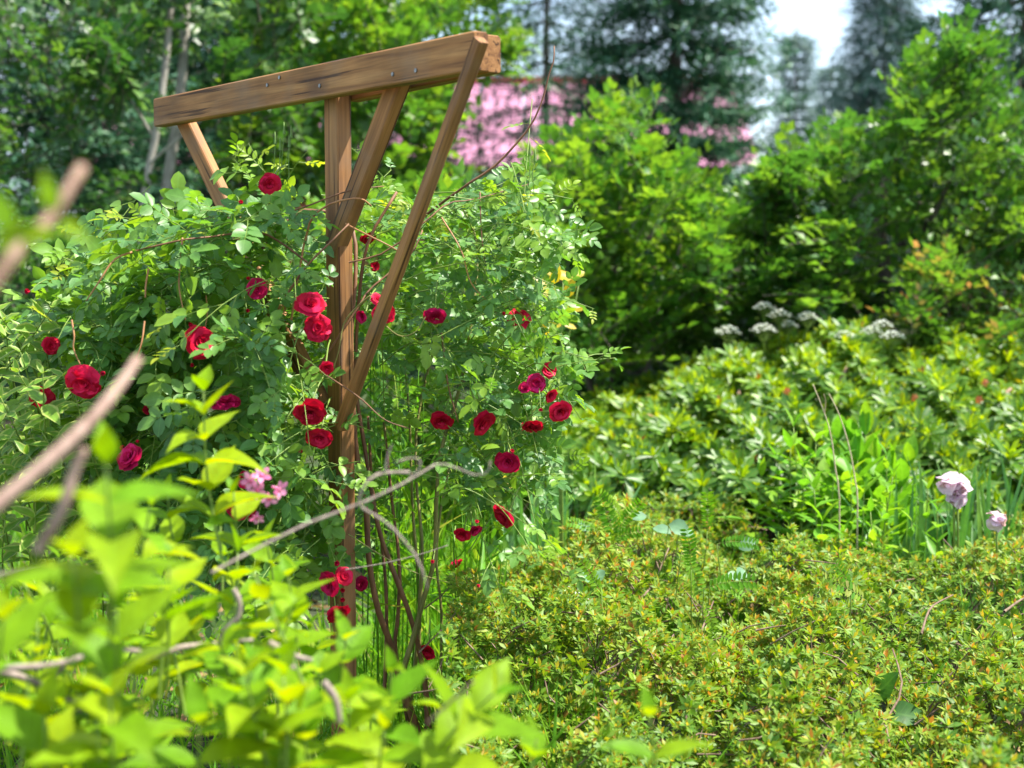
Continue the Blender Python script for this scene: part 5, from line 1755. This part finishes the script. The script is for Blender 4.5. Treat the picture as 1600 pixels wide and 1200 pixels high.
# grey twigs
gtwig([(330, 895, 2.45), (400, 858, 2.5), (480, 818, 2.55), (560, 788, 2.6), (600, 770, 2.62), (640, 750, 2.65), (680, 726, 2.7), (705, 728, 2.7), (740, 742, 2.7), (762, 738, 2.7), (766, 720, 2.7)], 0.0034, 0.0018, name='bare_twig')
gtwig([(640, 745, 2.66), (655, 733, 2.66), (655, 718, 2.66), (640, 716, 2.66), (618, 722, 2.64)], 0.0024, 0.0014, name='bare_twig')
gtwig([(640, 738, 2.65), (610, 738, 2.64), (588, 742, 2.62), (572, 755, 2.6), (562, 775, 2.6), (562, 790, 2.6), (580, 802, 2.6), (608, 820, 2.6), (632, 846, 2.6), (655, 878, 2.6), (668, 920, 2.6)], 0.0036, 0.0026, name='bare_twig')
gtwig([(602, 740, 2.63), (605, 715, 2.63), (612, 695, 2.63)], 0.0026, 0.0014, name='bare_twig')
wstem([(540, 890, 2.9), (600, 880, 2.9), (660, 865, 2.9), (700, 852, 2.9)], 0.0012, 0.001, name='bare_twig')
wstem([(-40, 1045, 1.9), (30, 1043, 1.9), (100, 1035, 1.95), (170, 1015, 2.0), (240, 1020, 2.05)], 0.0048, 0.0034)
wstem([(-40, 1040, 2.0), (40, 1060, 2.05), (90, 1085, 2.1), (130, 1110, 2.1)], 0.006, 0.0045)
wstem([(60, 1090, 2.1), (85, 1060, 2.1), (100, 1040, 2.1)], 0.004, 0.003)
wstem([(230, 1030, 2.1), (280, 1012, 2.15), (340, 1005, 2.2), (395, 1000, 2.2)], 0.0046, 0.003)
wstem([(345, 1010, 2.2), (352, 985, 2.2), (372, 965, 2.2), (374, 940, 2.2), (365, 920, 2.2)], 0.0052, 0.004)
wstem([(420, 1005, 2.1), (460, 1025, 2.1), (488, 1032, 2.1)], 0.0056, 0.0038)
wstem([(-20, 905, 1.8), (60, 885, 1.8), (120, 890, 1.85), (165, 895, 1.9)], 0.004, 0.003)
wstem([(505, 1065, 2.0), (525, 1095, 2.0), (530, 1130, 2.0)], 0.006, 0.005)
wstem([(400, 1090, 2.0), (440, 1065, 2.0), (460, 1040, 2.0)], 0.004, 0.003)
wstem([(668, 1130, 1.85), (700, 1100, 1.83), (740, 1065, 1.8)], 0.0022, 0.0016, 'twig_brown')


def funnel(pos, face, L):
    f = unit(np.array(face, float))
    t = T()
    x = unit(np.cross(f, (0.1, 0.2, 1)))
    y = np.cross(f, x)
    t.put(tube([pos, pos + f * L * 0.3, pos + f * L * 0.6], L * 0.05, L * 0.17, 7))
    for k in range(5):
        a = k * 1.2566 + 0.3
        h = x * math.cos(a) + y * math.sin(a)
        t.put(leaf((0.3, 0.65, 0.9), 0.36, 'elliptic', 0.2, 0.5), pos + f * L * 0.55 + h * L * 0.12, R_of(unit(h * 0.9 + f * 0.5), f - h * 0.6), L * 0.55, rng.random())
    part('pink_flower', mesh_of(t, 'pink_flower', M['pink']), wg)


for px, py, face, L in ((398, 752, (-0.3, -0.9, 0.2), 0.030), (408, 748, (0.2, -0.8, 0.5), 0.030), (425, 760, (0.8, -0.5, -0.2), 0.032), (418, 770, (0.3, -0.7, -0.5), 0.028), (402, 800, (0.1, -0.7, -0.7), 0.024), (405, 764, (0, -1, 0), 0.028)):
    funnel(P(px, py, 2.62), face, L)
